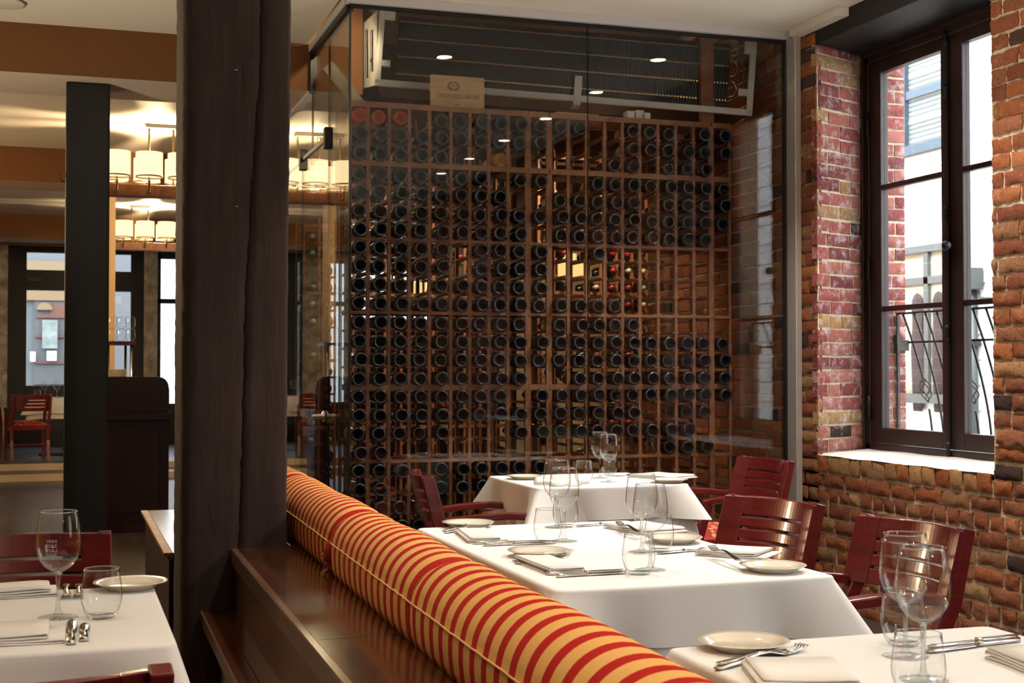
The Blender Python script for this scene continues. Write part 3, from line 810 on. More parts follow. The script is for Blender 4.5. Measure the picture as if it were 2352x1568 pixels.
for c in (0, 1):
    for i, ch in enumerate('ggkgcckckrroykrrkyk'):
        if 19 - i < 1: continue
        if i < 0: continue
        back_bottle(c, 19 - i - 0, ch, '%s column from left, %s row from top' % (ORD[c], ORD[i]))
RB = random.Random(21); REST = MB()
for c, rr in ((3, '.k..r...k...c.k.'), (5, 'k.r..k..y...k.r.'), (7, '.r.k....r..k..r.'), (8, 'r.k.r..k...r.k..'), (9, '..r..k.r...k..r.'), (11, 'rk.r..kr..r..k..'), (12, '.r.kr..k..rk..r.'),
              (13, 'k.rk..r....k.r..'), (14, '..r.k..r.k..r...'), (16, '.k..c.k.r.r...k.'), (17, 'krrrrrr.k.r.rk..'), (18, 'krrcrrr.r.rkr...'), (19, '.ckcgck.k.r..k..')):
    for i, ch in enumerate(rr):
        if ch != '.':
            T_ = Matrix.Translation(((bc[c] + bc[c + 1]) / 2, (YK if c < 13 else YK2) - .02 + RB.uniform(-.02, .01), .086 + (20 - i) * .105)) @ MN
            b0 = len(REST.m); pr = bottle_prof(.0385); k_ = len(pr) - 1
            REST.lathe(pr, 12, T_)
            for q in range(12):
                for t_ in range(12, k_): REST.m[b0 + q * k_ + t_] = list(CAPS).index(ch) + 1
tag(REST.build('wine_bottles', ['bottle_glass'] + list(CAPS.values())), 'dark bottles with red, cream and black capsules lying in the racks along the back', 'wine bottles', None, 'stuff')
for p in list(NP.values()) + [B_small]:
    if p.name not in protos_used: bpy.data.objects.remove(p)

# things on top of the racks
sg = thing('crate_board', 'pale wooden wine crate board with printed emblem, propped on the racks', 'sign', (aty(1046, 236, 7.06).x, 7.06, 2.668))
w, h = .30, .165
bd = MB(); bd.box(-w / 2 + .01, w / 2 + .012, -.006, .006, 0, h + .004); bd.build('board', 'pale_wood', sg, bevel=.002)
def board_text(body, size, z, cx=0, name='lettering'):
    vs, fs = text_mesh(body, size)
    MB().add([(p.x + cx, -.0072, p.y + z) for p in vs], fs).build(name, 'print_brown', sg, fix=False)
vs, fs = text_mesh('OSOYOOS LAROSE', .030)
wx = max(v.x for v in vs) - min(v.x for v in vs)
MB().add([(p.x * .235 / wx + .015, -.0072, p.y + .058) for p in vs], fs).build('lettering', 'print_brown', sg, fix=False)
board_text('2003', .014, .014, .01, 'vintage_date')
em = MB()
for k in range(5):
    rx_, rz_ = .034 - .005 * k, .024
    em.tube([(rx_ * math.cos(2 * PI * t / 24) * (1 if k < 4 else .4) - .012, -.0072, .113 + rz_ * math.sin(2 * PI * t / 24)) for t in range(25)], .0007, 4, cap=False)
em.build('emblem', 'print_brown', sg)
for k, (xp, yp, s, lab) in enumerate(((1446, 258, (.043, .04), 'small white box on the racks, left of three'), (1470, 254, (.048, .052), 'taller white box in the middle of three boxes'), (1484, 262, (.036, .036), 'small white box on the racks, nearest the brick wall'))):
    p = aty(xp, yp, 7.06); o = MB().box(-s[0] / 2, s[0] / 2, -.03, .03, 0, s[1]).box(-s[0] * .3, s[0] * .3, -.032, -.03, s[1] * .2, s[1] * .75).build('small_carton', 'white_metal', loc=(p.x, 7.07 + .02 * (k == 1), 2.666), bevel=.002)
    tag(o, lab, 'box', 'cartons on top of the racks')
p0, p1 = aty(1168, 236, 7.12), aty(1250, 240, 7.12)
tag(MB().box(0, p1.x - p0.x, 0, .09, 0, .014).build('loose_slat', 'pale_wood', loc=(p0.x, 7.10, 2.667), bevel=.002), 'loose pale wooden slat lying on the racks beside the crate board', 'slat')
p0, p1 = aty(1275, 240, 7.08), aty(1375, 252, 7.08)
tag(MB().box(0, p1.x - p0.x, 0, .06, 0, .014).build('loose_slat', 'pale_wood', loc=(p0.x, 7.06, 2.667), rot=(0, 0, .05), bevel=.002), 'long pale wooden slat lying on the racks below the white tag bracket', 'slat')
pp = aty(1622, 180, 7.1)
tag(MB().box(-.04, .04, -.018, .018, 0, 3.449 - 2.667).build('hanger_plank', 'rack_wood', loc=(pp.x, 7.10, 2.667), bevel=.002), 'vertical wooden plank joining the rack top to the ceiling', 'plank')

# cooling unit hung under the cellar ceiling
A = Vector((869, 189)); 
def dpt(x, y, d): return Vector((0, 0, EYE)) + (FW + RT * ((x - CX) / FPX) - UP * ((y - CY) / FPX)) * d
bl, brr, tl, tr_ = dpt(869, 192, 7.72), dpt(1727, 262, 7.86), dpt(868, 24, 7.72), dpt(1722, 95, 7.86)
ex = (brr - bl); Wc = ex.length; ex.normalize(); ez = (tl - bl); Hc = ez.length; ez.normalize(); ey = ez.cross(ex).normalized()
ez = ex.cross(ey).normalized()
if ey.y < 0: ey = -ey
Mc = Matrix(((ex.x, ey.x, ez.x, bl.x), (ex.y, ey.y, ez.y, bl.y), (ex.z, ey.z, ez.z, bl.z), (0, 0, 0, 1)))
cu_ = thing('cooling_unit', 'ceiling-hung black finned evaporator in a white metal frame inside the cellar', 'cooling unit')
cu_.matrix_world = Mc
fr = MB()
fr.box(-.02, Wc, -.012, .02, -.012, .024); fr.box(-.02, .012, -.012, .02, 0, Hc); fr.box(Wc - .035, Wc, -.012, .02, 0, Hc)
fr.box(.012, .07, -.012, .02, Hc - .05, Hc); fr.box(.012, .06, -.012, .02, .10, .135); fr.box(Wc - .09, Wc - .035, -.012, .02, .10, .14); fr.box(Wc - .07, Wc - .03, -.012, .02, Hc - .07, Hc)
fr.build('frame', 'white_metal', cu_, bevel=.002)
coil = MB(); coil.box(.09, Wc - .14, .06, .30, .03, Hc - .01)
nf = 150
for i in range(nf):
    x = .09 + (Wc - .23) * i / (nf - 1)
    coil.box(x - .0012, x + .0012, .048, .062, .03, Hc - .01)
coil.build('fin_coil', 'coil_black', cu_)
for j in range(4):
    z = .075 + j * .0995
    t_ = MB(); t_.tube([(.10, .050, z), (Wc - .15, .050, z)], .0032, 6)
    for i in range(110):
        x = .10 + (Wc - .25) * i / 109
        t_.box(x - .004, x + .004, .044, .052, z - .005, z + .005)
    t_.build('coil_tube', 'copper', cu_)
lk = MB()
for j in range(3):
    z = .10 + j * .12
    lk.tube([(Wc - .14, .08, z), (Wc - .10, .08, z + .01), (Wc - .08, .08, z + .05), (Wc - .10, .08, z + .09), (Wc - .14, .08, z + .1)], .008, 8)
lk.build('pipe_bend', 'copper', cu_)
MB().box(0, Wc - .03, .02, .34, -.012, .0).build('drip_tray', 'grey_duct', cu_)
bk = MB(); xb = (aty(1320, 215, 7.4) - bl).dot(ex)
bk.box(xb - .022, xb + .022, -.02, -.013, -.03, .135); bk.box(xb - .022, xb + .022, -.02, .10, -.036, -.03); bk.build('tag_bracket', 'white_metal', cu_, bevel=.004)
# perforated end plate on its left with fan slots
ep = MB()
E0 = Vector((0, 0, 0))
Mi = Mc.inverted()
q = [Mi @ dpt(868, 24, 7.72), Mi @ dpt(868, 195, 7.72), Mi @ dpt(838, 218, 8.1), Mi @ dpt(822, 206, 8.16), Mi @ dpt(820, 68, 8.16)]
d0 = (q[4] - q[0]); 
def epf(u, v):                                       # u along depth, v up
    top = q[0].lerp(q[4], u); bot = q[1].lerp(q[3], u)
    return bot.lerp(top, v)
nrm = (q[4] - q[0]).cross(q[1] - q[0]).normalized() * .004
slots = [(3, 5), (7, 9), (11, 13)]
def sk_(i, j):
    for (a, b) in slots:
        lo = 4 + (2 if a != 7 else 0); hi = 26 - (2 if a != 7 else 0)
        if a <= i < b and lo <= j < hi: return True
    return False
ep.grid(lambda u, v: epf(u, v) + nrm, 16, 30, 0, False, sk_); ep.grid(lambda u, v: epf(u, v) - nrm, 16, 30, 0, False, sk_)
ep.build('end_plate', 'white_metal', cu_, fix=False)
fb = MB(); cf = epf(.5, .5); 
for k in range(4):
    fb.bar(cf + Vector((.06, 0, 0)), cf + Vector((.06, .14 * math.cos(k * PI / 2 + .5), .14 * math.sin(k * PI / 2 + .5))), .07, .008)
fb.build('fan_blades', 'fan_black', cu_)
dk = thing('slanted_duct', 'grey sheet metal duct slanting down beside the cooling unit in the cellar', 'duct')
a_, b_ = aty(752, 148, 7.62), aty(836, 252, 7.62)
MB().bar(a_ + Vector((0, .09, 0)), b_ + Vector((0, .09, 0)), .17, .075, up=(0.3, 0, 1)).build('duct', 'grey_duct', dk, bevel=.003)

# ------------------------------------------------------------------ timber post
post = thing('timber_post', 'large rough dark timber post with a long crack, behind the banquette ledge', 'post', (.368, 4.60, 0))
PW, PDp = .345, .345
crk = [(3.13, .262), (2.496, .253), (2.201, .248), (2.098, .238), (1.936, .230), (1.863, .222), (1.716, .217), (1.556, .207), (1.381, .202), (1.25, .201), (1.105, .196), (.974, .195), (.743, .186), (.60, .180), (0, .175)]
def crx(z):
    for (a, b), (c, d) in zip(crk, crk[1:]):
        if c <= z <= a: return d + (b - d) * (z - c) / (a - c)
    return .19
rp = random.Random(9)
pm = MB(); NZ = 150; ch = .026
ring = []
for j in range(NZ + 1):
    z = 3.128 * j / NZ
    cx_ = crx(z) + rp.uniform(-.0022, .0022)
    wd = .0005 + (.0045 if z > .9 else .0015) * (0.5 + .5 * abs(math.sin(z * 5.1 + 1))) * (1.2 if z > 1.5 else .8)
    dp_ = .03
    tp = .012 * max(0, (z - 1.3) / 1.8)              # slightly wider towards the top
    w_ = PW + tp
    pts = [(-.004 * 0, PDp), (0, PDp * .66), (0, PDp * .33), (0, ch), (ch * .5, ch * .42), (ch, 0), (ch + .03, 0), (cx_ * .5, 0), (cx_ - .03, 0), (cx_ - wd, 0), (cx_, dp_), (cx_ + wd, 0), (cx_ + .03, 0), (w_ - .05, 0), (w_ - .012, 0), (w_, .012), (w_, PDp * .5), (w_, PDp)]
    for (px_, py_) in pts:
        n_ = .0014
        ring.append(Vector((px_ + rp.uniform(-n_, n_), py_ + rp.uniform(-n_, n_) + .0015 * math.sin(z * 7 + px_ * 40), z)))
k = len(pts)
fs = []
for j in range(NZ):
    for i in range(k):
        q2 = (i + 1) % k
        fs.append((j * k + i, j * k + q2, (j + 1) * k + q2, (j + 1) * k + i))
pm.add(ring, fs, 0, True)
pm.build('beam', 'timber', post)
for (xp, yp) in ((542, 162), (544, 475)):
    P_ = aty(xp, yp, 4.597); MB().tube([(P_.x - .368 - .008, -.006, P_.z), (P_.x - .368, -.010, P_.z + .001), (P_.x - .368 + .007, -.005, P_.z)], .0022, 6).build('nail', 'chrome', post)
for (xp, yp, r) in ((463, 210, .020), (528, 680, .014), (645, 418, .014)):
    P_ = aty(xp, yp, 4.597); kn = MB()
    for rr in (r, r * .6):
        kn.tube([(P_.x - .368 + rr * math.cos(2 * PI * t / 16), .0004, P_.z + rr * 1.15 * math.sin(2 * PI * t / 16)) for t in range(17)], .0012, 4, cap=False)
    kn.build('knot', 'timber', post)

# black column further back
P_ = aty(150, 400, 7.95)
c2 = thing('black_column', 'square black painted column standing under the ceiling beam', 'column', (P_.x, 7.95, 0))
xe = aty(252, 400, 7.95).x - P_.x
MB().box(0, xe, 0, .26, 0, 2.859).build('shaft', 'black_paint', c2, bevel=.012)
MB().tube([(-.002, .05, 2.30), (-.02, .04, 2.305), (-.03, .04, 2.32), (-.034, .04, 2.35)], .003, 6).build('hook', 'iron', c2)

# ------------------------------------------------------------------ banquette
bq = thing('banquette_bench', 'dark stained wooden banquette with two stepped ledges beside the timber post', 'bench', (.53 - .53 * math.cos(.012) - 4.5 * math.sin(.012), 4.5 - 4.5 * math.cos(.012) + .53 * math.sin(.012), 0), -.012)
LX, LZ, SX, SZ = .525, .660, .43, .458
y0, y1 = .9, 6.60
MB().box(LX, 1.02, y0, 4.598, LZ - .03, LZ).build('upper_ledge', 'bench_wood', bq, bevel=.002)
MB().box(.722, 1.02, 4.598, y1, LZ - .03, LZ).build('rear_ledge', 'bench_wood', bq, bevel=.002)
MB().box(LX - .002, LX + .020, y0, 4.58, LZ - .052, LZ + .001).build('ledge_lip', 'bench_edge', bq, bevel=.003)
MB().box(LX + .012, LX + .030, y0, 4.58, SZ, LZ - .05).build('riser', 'bench_edge', bq)
MB().box(SX + .055, LX + .03, y0, 4.59, SZ - .03, SZ).build('lower_ledge', 'bench_wood', bq, bevel=.002)
MB().box(SX + .004, SX + .0545, y0, 4.59, SZ - .03, SZ + .0008).build('ledge_border', 'bench_wood', bq, bevel=.002)
MB().box(SX - .004, SX + .0035, y0, 4.592, SZ - .040, SZ + .0015).build('ledge_lip', 'bench_edge', bq, bevel=.002)
MB().box(SX + .05, SX + .075, y0, 4.56, 0, SZ - .03).build('side_panel', 'dark_red_wood', bq)
for yy in (4.49, 2.2): MB().box(SX + .0, SX + .05, yy, yy + .07, 0, SZ - .03).build('support_post', 'bench_wood', bq)
MB().box(LX + .03, .90, y0, 4.59, 0, LZ - .03).box(.735, .90, 4.61, y1, 0, LZ - .03).build('back_box', 'dark_red_wood', bq)
MB().box(.90, 1.10, y0, y1, 0, .38).build('seat_base', 'dark_red_wood', bq)
MB().grid(lambda u, v: Vector((LX + .03 + u * .42, 2.985 + v * .003, LZ + .0006)), 1, 1).build('ledge_joint', 'dark_red_wood', bq)

# counter behind the post
ct = thing('side_counter', 'low wooden counter behind the timber post, with a pale edge strip', 'counter', (.337, 5.0, 0))
MB().box(.03, .36, .0, 1.55, .57, .60).build('counter_top', 'bench_wood', ct, bevel=.002)
MB().box(0, .03, .0, 1.55, .588, .601).build('edge_strip', 'rack_wood', ct, bevel=.002)
MB().box(.02, .36, .02, 1.53, 0, .57).build('cabinet', 'dark_red_wood', ct)

# striped back cushions
def cushion(y0, y1, label, dz=0, torn=None):
    L = y1 - y0
    t = thing('banquette_cushion', label, 'cushion', (.745 + .022 * (y0 - 4.5), y0, LZ + .001), -.022, 'striped banquette cushions')
    def bez(t): return tuple((1 - t) ** 3 * a + 3 * t * (1 - t) ** 2 * b + 3 * t * t * (1 - t) * c + t ** 3 * d for a, b, c, d in ((0, .008, .052, .106), (.096, .150, .185, .184)))
    prof = [(.006, .0), (-.001, .02), (-.004, .05), (-.004, .075), (-.002, .090)] + [bez(i / 12) for i in range(0, 13)] + [(.106 + .086 * math.sin(PI / 2 * i / 8), .094 + .090 * math.cos(PI / 2 * i / 8)) for i in range(1, 8)] + [(.192, .09), (.194, .05), (.188, .0)]
    NV = 40
    rc = random.Random(int(y0 * 100))
    ph = rc.uniform(0, 6)
    def sec(v):
        e = min(v, 1 - v) * L
        k = 1.0 if e > .10 else math.sin(PI / 2 * max(0, e) / .10) ** .45 if e > 0 else 0.0
        return k
    vs = []
    for j in range(NV + 1):
        v = (1 - math.cos(PI * j / NV)) / 2
        k = .82 + .18 * sec(v)
        for (a, b) in prof:
            up = max(0.0, b - .085)
            bb = b if up == 0 else .085 + up * k * (1 + .03 * math.sin(3.3 * v * 3 + ph))
            aa = .095 + (a - .095) * (.92 + .08 * k) if up > 0 else a + (1 - k) * .02
            vs.append(Vector((aa, v * L + (.004 * math.sin(b * 30) if 0 < j < NV else 0), bb + dz * (b / .19))))
    n = len(prof)
    fs = [(j * n + i, j * n + i + 1, (j + 1) * n + i + 1, (j + 1) * n + i) for j in range(NV) for i in range(n - 1)]
    fs += [tuple(range(n))[::-1], tuple(NV * n + i for i in range(n))]
    fs += [(j * n, (j + 1) * n, (j + 1) * n + n - 1, j * n + n - 1) for j in range(NV)]
    MB().add(vs, fs, 0, True).build('padding', 'stripe_fabric', t)
    MB().tube([vs[j * n + 4] + Vector((-.002, 0, .002 + rc.uniform(-.0012, .0012))) for j in range(NV + 1)], .0021, 6).build('seam_piping', 'piping', t)
    if torn:
        tr = MB()
        for q in range(26):
            z0_ = rc.uniform(.005, .075); yy = L - .008 + rc.uniform(-.012, .012)
            p_ = Vector((-.008, yy, z0_))
            pts_ = [p_]
            for s in range(4): p_ = p_ + Vector((rc.uniform(-.008, .002), rc.uniform(-.010, .010), rc.uniform(-.012, .004))); pts_.append(p_)
            tr.tube(pts_, .0016, 4, mi=q % 2)
        tr.lathe([(0, .0), (.014, .01), (.018, .03), (.012, .06), (0, .07)], 10, Matrix.Translation((-.004, L - .02, .03)), 0)
        tr.build('frayed_threads', ['fray_red', 'piping'], t)
    return t
cushion(5.35, 6.58, 'striped red and gold banquette cushion nearest the glass cellar door')
cushion(3.94, 5.345, 'striped red and gold cushion with frayed torn corner beside the timber post', torn=None)
cushion(2.87, 3.925, 'striped red and gold cushion in front of the torn one, middle of the banquette', torn=True)
cushion(1.55, 2.862, 'striped red and gold cushion nearest the camera on the banquette')

# ------------------------------------------------------------------ tables
def rr_loop(x0, x1, y0, y1, r, nc=5, ns=18):
    pts = []
    for (cx_, cy_, a0) in ((x1 - r, y1 - r, 0), (x0 + r, y1 - r, PI / 2), (x0 + r, y0 + r, PI), (x1 - r, y0 + r, 3 * PI / 2)):
        for i in range(nc + 1):
            a = a0 + PI / 2 * i / nc
            pts.append((cx_ + r * math.cos(a), cy_ + r * math.sin(a), math.cos(a), math.sin(a), abs(i / nc - .5) * 2))
    out = []
    n = len(pts)
    for i in range(n):
        a, b = pts[i], pts[(i + 1) % n]
        out.append(a[:4] + (1 - a[4] if True else 0,))
        d = math.hypot(a[0] - b[0], a[1] - b[1])
        if d > .1:
            for s in range(1, ns):
                t = s / ns
                out.append((a[0] + (b[0] - a[0]) * t, a[1] + (b[1] - a[1]) * t, a[2], a[3], 0))
    return out
def cloth(x0, x1, y0, y1, drop, flare, seed, zt=.0, rad=.009):
    """tablecloth: flat top, rounded edge, hanging skirt that flares and folds at the corners"""
    rc = random.Random(seed)
    lp = rr_loop(x0, x1, y0, y1, .025)
    ph = [rc.uniform(0, 6) for _ in range(6)]
    m = MB(); rowsv = []
    corners = [(x, y) for x in (x0, x1) for y in (y0, y1)]
    def cd_(x, y): return min(math.hypot(x - a, y - b) for a, b in corners)
    NR = 12
    s_acc = 0
    levels = [('top', 0)] + [('edge', i / 3) for i in range(1, 4)] + [('hang', i / NR) for i in range(1, NR + 1)]
    for kind, t in levels:
        row = []
        for i, (x, y, nx, ny, cw) in enumerate(lp):
            if kind == 'top': row.append(Vector((x - nx * rad, y - ny * rad, zt))); continue
            if kind == 'edge':
                a = t * PI / 2; row.append(Vector((x - nx * rad + nx * rad * math.sin(a), y - ny * rad + ny * rad * math.sin(a), zt - rad + rad * math.cos(a)))); continue
            c = cd_(x, y); wgt = math.exp(-(c / .075) ** 2)
            tuck = math.exp(-((c - .17) / .06) ** 2)
            s = x * (1 if abs(ny) > .5 else 0) + y * (1 if abs(nx) > .5 else 0)
            wv = (math.sin(s * 13 + ph[0]) + .6 * math.sin(s * 29 + ph[1])) * .008
            off = t * drop * (flare * wgt + .015) - t * drop * .16 * tuck + wv * t * (drop / .3 + .3) * (1 - wgt)
            mx_, my_ = (x0 + x1) / 2, (y0 + y1) / 2
            dx, dy = nx, ny
            if wgt > .05:
                dd = Vector((math.copysign(1, x - mx_), math.copysign(1, y - my_), 0)).normalized()
                dv = Vector((nx, ny, 0)).lerp(dd, wgt); dx, dy = dv.x, dv.y
            zz = zt - rad - t * (drop - rad) - wgt * t * drop * .05
            row.append(Vector((x + dx * off, y + dy * off, zz)))
        rowsv.append(row)
    n = len(lp); vs = [p for r in rowsv for p in r]
    fs = []
    for r in range(len(rowsv) - 1):
        for i in range(n):
            j = (i + 1) % n
            fs.append((r * n + i, r * n + j, (r + 1) * n + j, (r + 1) * n + i))
    m.add(vs, fs, 0, True)
    m.add(rowsv[0], [tuple(range(n))], 0, True)
    return m
def table(x0, x1, y0, y1, label, tl_label, ul_label, seed, d1=.145, d2=.255, fl=.75, zf=0, cat='table'):
    cx_, cy_ = (x0 + x1) / 2, (y0 + y1) / 2
    hx, hy = (x1 - x0) / 2, (y1 - y0) / 2
    t = thing('dining_table', label, cat, (cx_, cy_, zf), 0, 'restaurant tables')
    MB().box(-hx + .02, hx - .02, -hy + .02, hy - .02, .705, .737).build('tabletop', 'dark_red_wood', t)
    MB().lathe([(0, .03), (.03, .03), (.035, .06), (.03, .70), (.09, .704), (0, .704)], 14).build('pedestal', 'iron', t)
    MB().bar((-hx * .75, 0, .02), (hx * .75, 0, .02), .06, .035).bar((0, -hy * .75, .0205), (0, hy * .75, .0205), .06, .035).build('foot', 'iron', t)
    u = cloth(-hx + .008, hx - .008, -hy + .008, hy - .008, d2, .30, seed + 50, -.0035, .012).build('undercloth', 'cloth_white', loc=(cx_, cy_, .746 + zf))
    tag(u, ul_label, 'tablecloth', 'long white undercloths')
    c = cloth(-hx, hx, -hy, hy, d1, fl, seed).build('tablecloth', 'cloth_white', loc=(cx_, cy_, .75 + zf))
    tag(c, tl_label, 'tablecloth', 'short white top cloths')
    return t
table(1.060, 1.790, 2.915, 4.215, 'long four-place dining table in the middle, beside the banquette', 'white top cloth on the long four-place table', 'white undercloth hanging below the cloth of the four-place table', 1)
table(1.030, 1.725, 1.00, 2.262, 'dining table nearest the camera at the lower right', 'white top cloth on the lower right table nearest the camera', 'white undercloth below the lower right table cloth nearest the camera', 2)
table(1.905, 2.62, 5.47, 6.18, 'two-place dining table right in front of the glass cellar', 'white top cloth on the table against the glass cellar', 'white undercloth below the cloth of the table against the glass', 3)
table(-.62, .200, 2.57, 3.29, 'dining table at the lower left, left of the timber post', 'cream-lit white top cloth on the lower left table', 'white undercloth below the lower left table cloth', 4, d1=.26, fl=.5)

# ------------------------------------------------------------------ chairs
def make_chair(label, group):
    t = thing('dining_armchair', label, 'chair', (0, 0, 0), 0, group)
    Wd = .212; ZB = .805
    def back_y(x, z):                                 # curved, raked back panel (front is +y)
        return -.215 - .05 * (1 - (x / Wd) ** 2) - .10 * max(0, z - .45) / .35
    bp = MB()
    zs = [(.605, .650), (.6585, .6915), (.70, .733), (.7415, .803)]
    NX = 18; th = .020
    def slab(xa, xb, za, zb, n=NX):
        vs = []
        for z in (za, zb):
            for q in (0, 1):
                for i in range(n + 1):
                    x = xa + (xb - xa) * i / n
                    vs.append(Vector((x, back_y(x, z) - q * th, z)))
        n1 = n + 1; fs = []
        for i in range(n):
            fs += [(i, i + 1, 2 * n1 + i + 1, 2 * n1 + i), (n1 + i + 1, n1 + i, 3 * n1 + i, 3 * n1 + i + 1), (i + 1, i, n1 + i, n1 + i + 1), (2 * n1 + i, 2 * n1 + i + 1, 3 * n1 + i + 1, 3 * n1 + i)]
        fs += [(0, 2 * n1, 3 * n1, n1), (n, n1 + n, 3 * n1 + n, 2 * n1 + n)]
        bp.add(vs, fs, 0, False)
    for (a, b) in zs: slab(-.152, .152, a, b)
    slab(-.228, -.152, .605, .803, 4); slab(.152, .228, .605, .803, 4)
    o = bp.build('backrest', 'red_wood', t); o.modifiers.new('b', 'BEVEL').width = .0025
    o.modifiers['b'].limit_method = 'ANGLE'
    for sx in (-1, 1):
        s_ = MB(); s_.sweep([(sx * Wd, -.25, 0), (sx * Wd, -.20, .25), (sx * Wd, -.205, .45), (sx * Wd, -.290, .60), (sx * Wd, -.343, ZB)], [.036] * 5, [.036, .042, .05, .046, .040], up=(0, 1, 0))
        s_.build('rear_leg', 'red_wood', t, bevel=.004)
        l = MB(); l.sweep([(sx * (Wd + .012), .19, 0), (sx * (Wd + .012), .185, .44), (sx * (Wd + .02), .135, .61)], .038, [.034, .042, .040], up=(0, 1, 0)); l.build('front_leg', 'red_wood', t, bevel=.004)
        a = MB(); a.sweep([(sx * (Wd + .004), -.262, .612), (sx * (Wd + .022), -.12, .628), (sx * (Wd + .034), .01, .635), (sx * (Wd + .026), .11, .627), (sx * (Wd + .018), .165, .615)], [.030, .042, .048, .048, .036], .030, up=(0, 0, 1)); a.build('armrest', 'red_wood', t, bevel=.006)
    r_ = MB(); r_.box(-Wd, Wd, .19, .215, .375, .435); r_.box(-Wd + .02, Wd - .02, -.22, -.195, .375, .435)
    for sx in (-1, 1): r_.box(sx * Wd - .012, sx * Wd + .012, -.2, .2, .375, .435); r_.box(sx * Wd - .01, sx * Wd + .01, -.2, .2, .17, .20)
    r_.box(-Wd, Wd, -.012, .012, .172, .198)
    r_.build('seat_rail', 'red_wood', t, bevel=.003)
    def sf(u, v):
        x = (u - .5) * .41; y = -.19 + v * .40
        e = min(u, 1 - u, v, 1 - v)
        return Vector((x, y, .437 + .045 * min(1, e / .18) ** .5))
    se = MB(); se.grid(sf, 14, 14); se.box(-.204, .204, -.19, .21, .425, .4375); se.build('seat_cushion', 'seat_fabric', t)
    return t
ch0 = make_chair('dark red slatted armchair at the glass end table, back to the camera side', 'dark red restaurant armchairs')
ch0.location = (1.81, 5.74, 0); ch0.rotation_euler = (0, 0, -PI / 2 - .12)
ch0['label'] = 'dark red slatted armchair left of the table against the glass'
dup(ch0, (3.04, 6.15, 0), PI / 2 + .07, 'dark red slatted armchair right of the table against the glass, by the steel channel')
dup(ch0, (2.0, 4.13, 0), PI / 2 + .22, 'dark red armchair right of the long table, far side, shiny reflections across its back')
dup(ch0, (2.04, 3.42, 0), PI / 2 + .10, 'dark red armchair right of the long table, nearest the lower right glasses')
dup(ch0, (-.105, 3.60, 0), PI, 'red slatted armchair behind the lower left table, facing the camera')
dup(ch0, (-.09, 2.44, 0), .05, 'red armchair in the bottom left corner, back towards the camera')

# ------------------------------------------------------------------ tableware
def lathe_wall(outer, th):                            # hollow thin-walled vessel from its outer profile
    inner = [(max(0.0005, r - th), z) for (r, z) in outer][::-1]
    return outer + inner
def make_wine_glass():
    t = thing('wine_glass', 'x', 'wine glass')
    outer = [(.004, .091), (.014, .094), (.027, .103), (.038, .118), (.0435, .136), (.0442, .150), (.0425, .172), (.0395, .195), (.0368, .213), (.0362, .2138)]
    inner = [(.0355, .213), (.0383, .195), (.0413, .172), (.0430, .150), (.0422, .136), (.0365, .119), (.0255, .105), (.013, .0965), (.001, .0955)]
    MB().lathe(outer + inner, 40).build('bowl', 'vessel_glass', t)
    MB().lathe([(.0375 * 0 + .0365, .2128), (.0371, .2138), (.0365, .2146), (.0359, .2138)], 40, closed=True).build('rim', 'rim_glass', t)
    MB().lathe([(0, .0935), (.0075, .0925), (.0048, .082), (.0039, .06), (.0040, .03), (.0055, .014), (.011, .007), (.0, .0055)], 16).build('stem', 'stem_glass', t)
    MB().lathe([(0, .0060), (.011, .0058), (.028, .003), (.0385, .0016), (.0392, .0006), (.038, 0), (0, .0)], 32).build('foot', 'foot_glass', t)
    return t
def make_tumbler():
    t = thing('stemless_tumbler', 'x', 'tumbler')
    outer = [(.001, .0), (.022, 0), (.026, .002), (.034, .014), (.0398, .034), (.0410, .046), (.0395, .064), (.0365, .084), (.0348, .099)]
    inner = [(.0340, .099), (.0356, .084), (.0385, .064), (.0399, .046), (.0388, .034), (.033, .017), (.025, .009), (.001, .0075)]
    MB().lathe(outer + inner, 36).build('body', 'vessel_glass', t)
    MB().lathe([(.0349, .0985), (.0354, .0994), (.0346, .1001), (.0338, .0994)], 36, closed=True).build('rim', 'rim_glass', t)
    MB().lathe([(.0, .0008), (.0205, .0008), (.0245, .0025), (.027, .0055), (.022, .0072), (0, .0068)], 28).build('base', 'foot_glass', t)
    return t
thin_glass('rim_glass', (0.80, 0.82, 0.82), (0.7, 0.72, 0.72), 0.25, 1.5, 0.6)
thin_glass('stem_glass', (0.90, 0.92, 0.92), (0.30, 0.32, 0.33), 0.04, 3.0, 0.6, refr=0.25)
thin_glass('foot_glass', (0.96, 0.97, 0.97), (0.62, 0.64, 0.65), 0.03, 3.0, 0.35)
WG = make_wine_glass(); TB = make_tumbler()
first = {'w': True, 't': True}
def put(kind, px_, py_, label, group, z=.75):
    p = atz(px_, py_, z) if px_ is not None else py_
    src = WG if kind == 'w' else TB
    if first[kind]:
        first[kind] = False; o = src
    else: o = dup(src, p)
    o.location = (p.x, p.y, z + .0006); o['label'] = label; o['group'] = group
    o.rotation_euler = (0, 0, RND.uniform(0, 6))
    return o
GW, GT = 'wine glasses on the tables', 'stemless tumblers on the tables'
put('w', 1296, 1243, 'wine glass in front of the left pair on the four-place table', GW)
put('w', 1279, 1211, 'wine glass behind the left pair on the four-place table', GW)
put('t', 1258, 1248, 'tumbler in front of the left wine glasses, by the bread plate', GT)
put('t', 1299, 1210, 'tumbler behind the left wine glasses on the four-place table', GT)
put('w', 1494, 1309, 'wine glass in front of the right pair on the four-place table', GW)
put('w', 1474, 1268, 'wine glass behind the right pair on the four-place table', GW)
put('t', 1467, 1319, 'tumbler in front of the right wine glasses, near the knives', GT)
put('t', 1514, 1266, 'tumbler behind the right wine glasses on the four-place table', GT)
put('w', 1398, 1107, 'wine glass in front of the pair on the table by the cellar', GW)
put('w', 1378, 1098, 'wine glass behind the pair on the table by the cellar', GW)
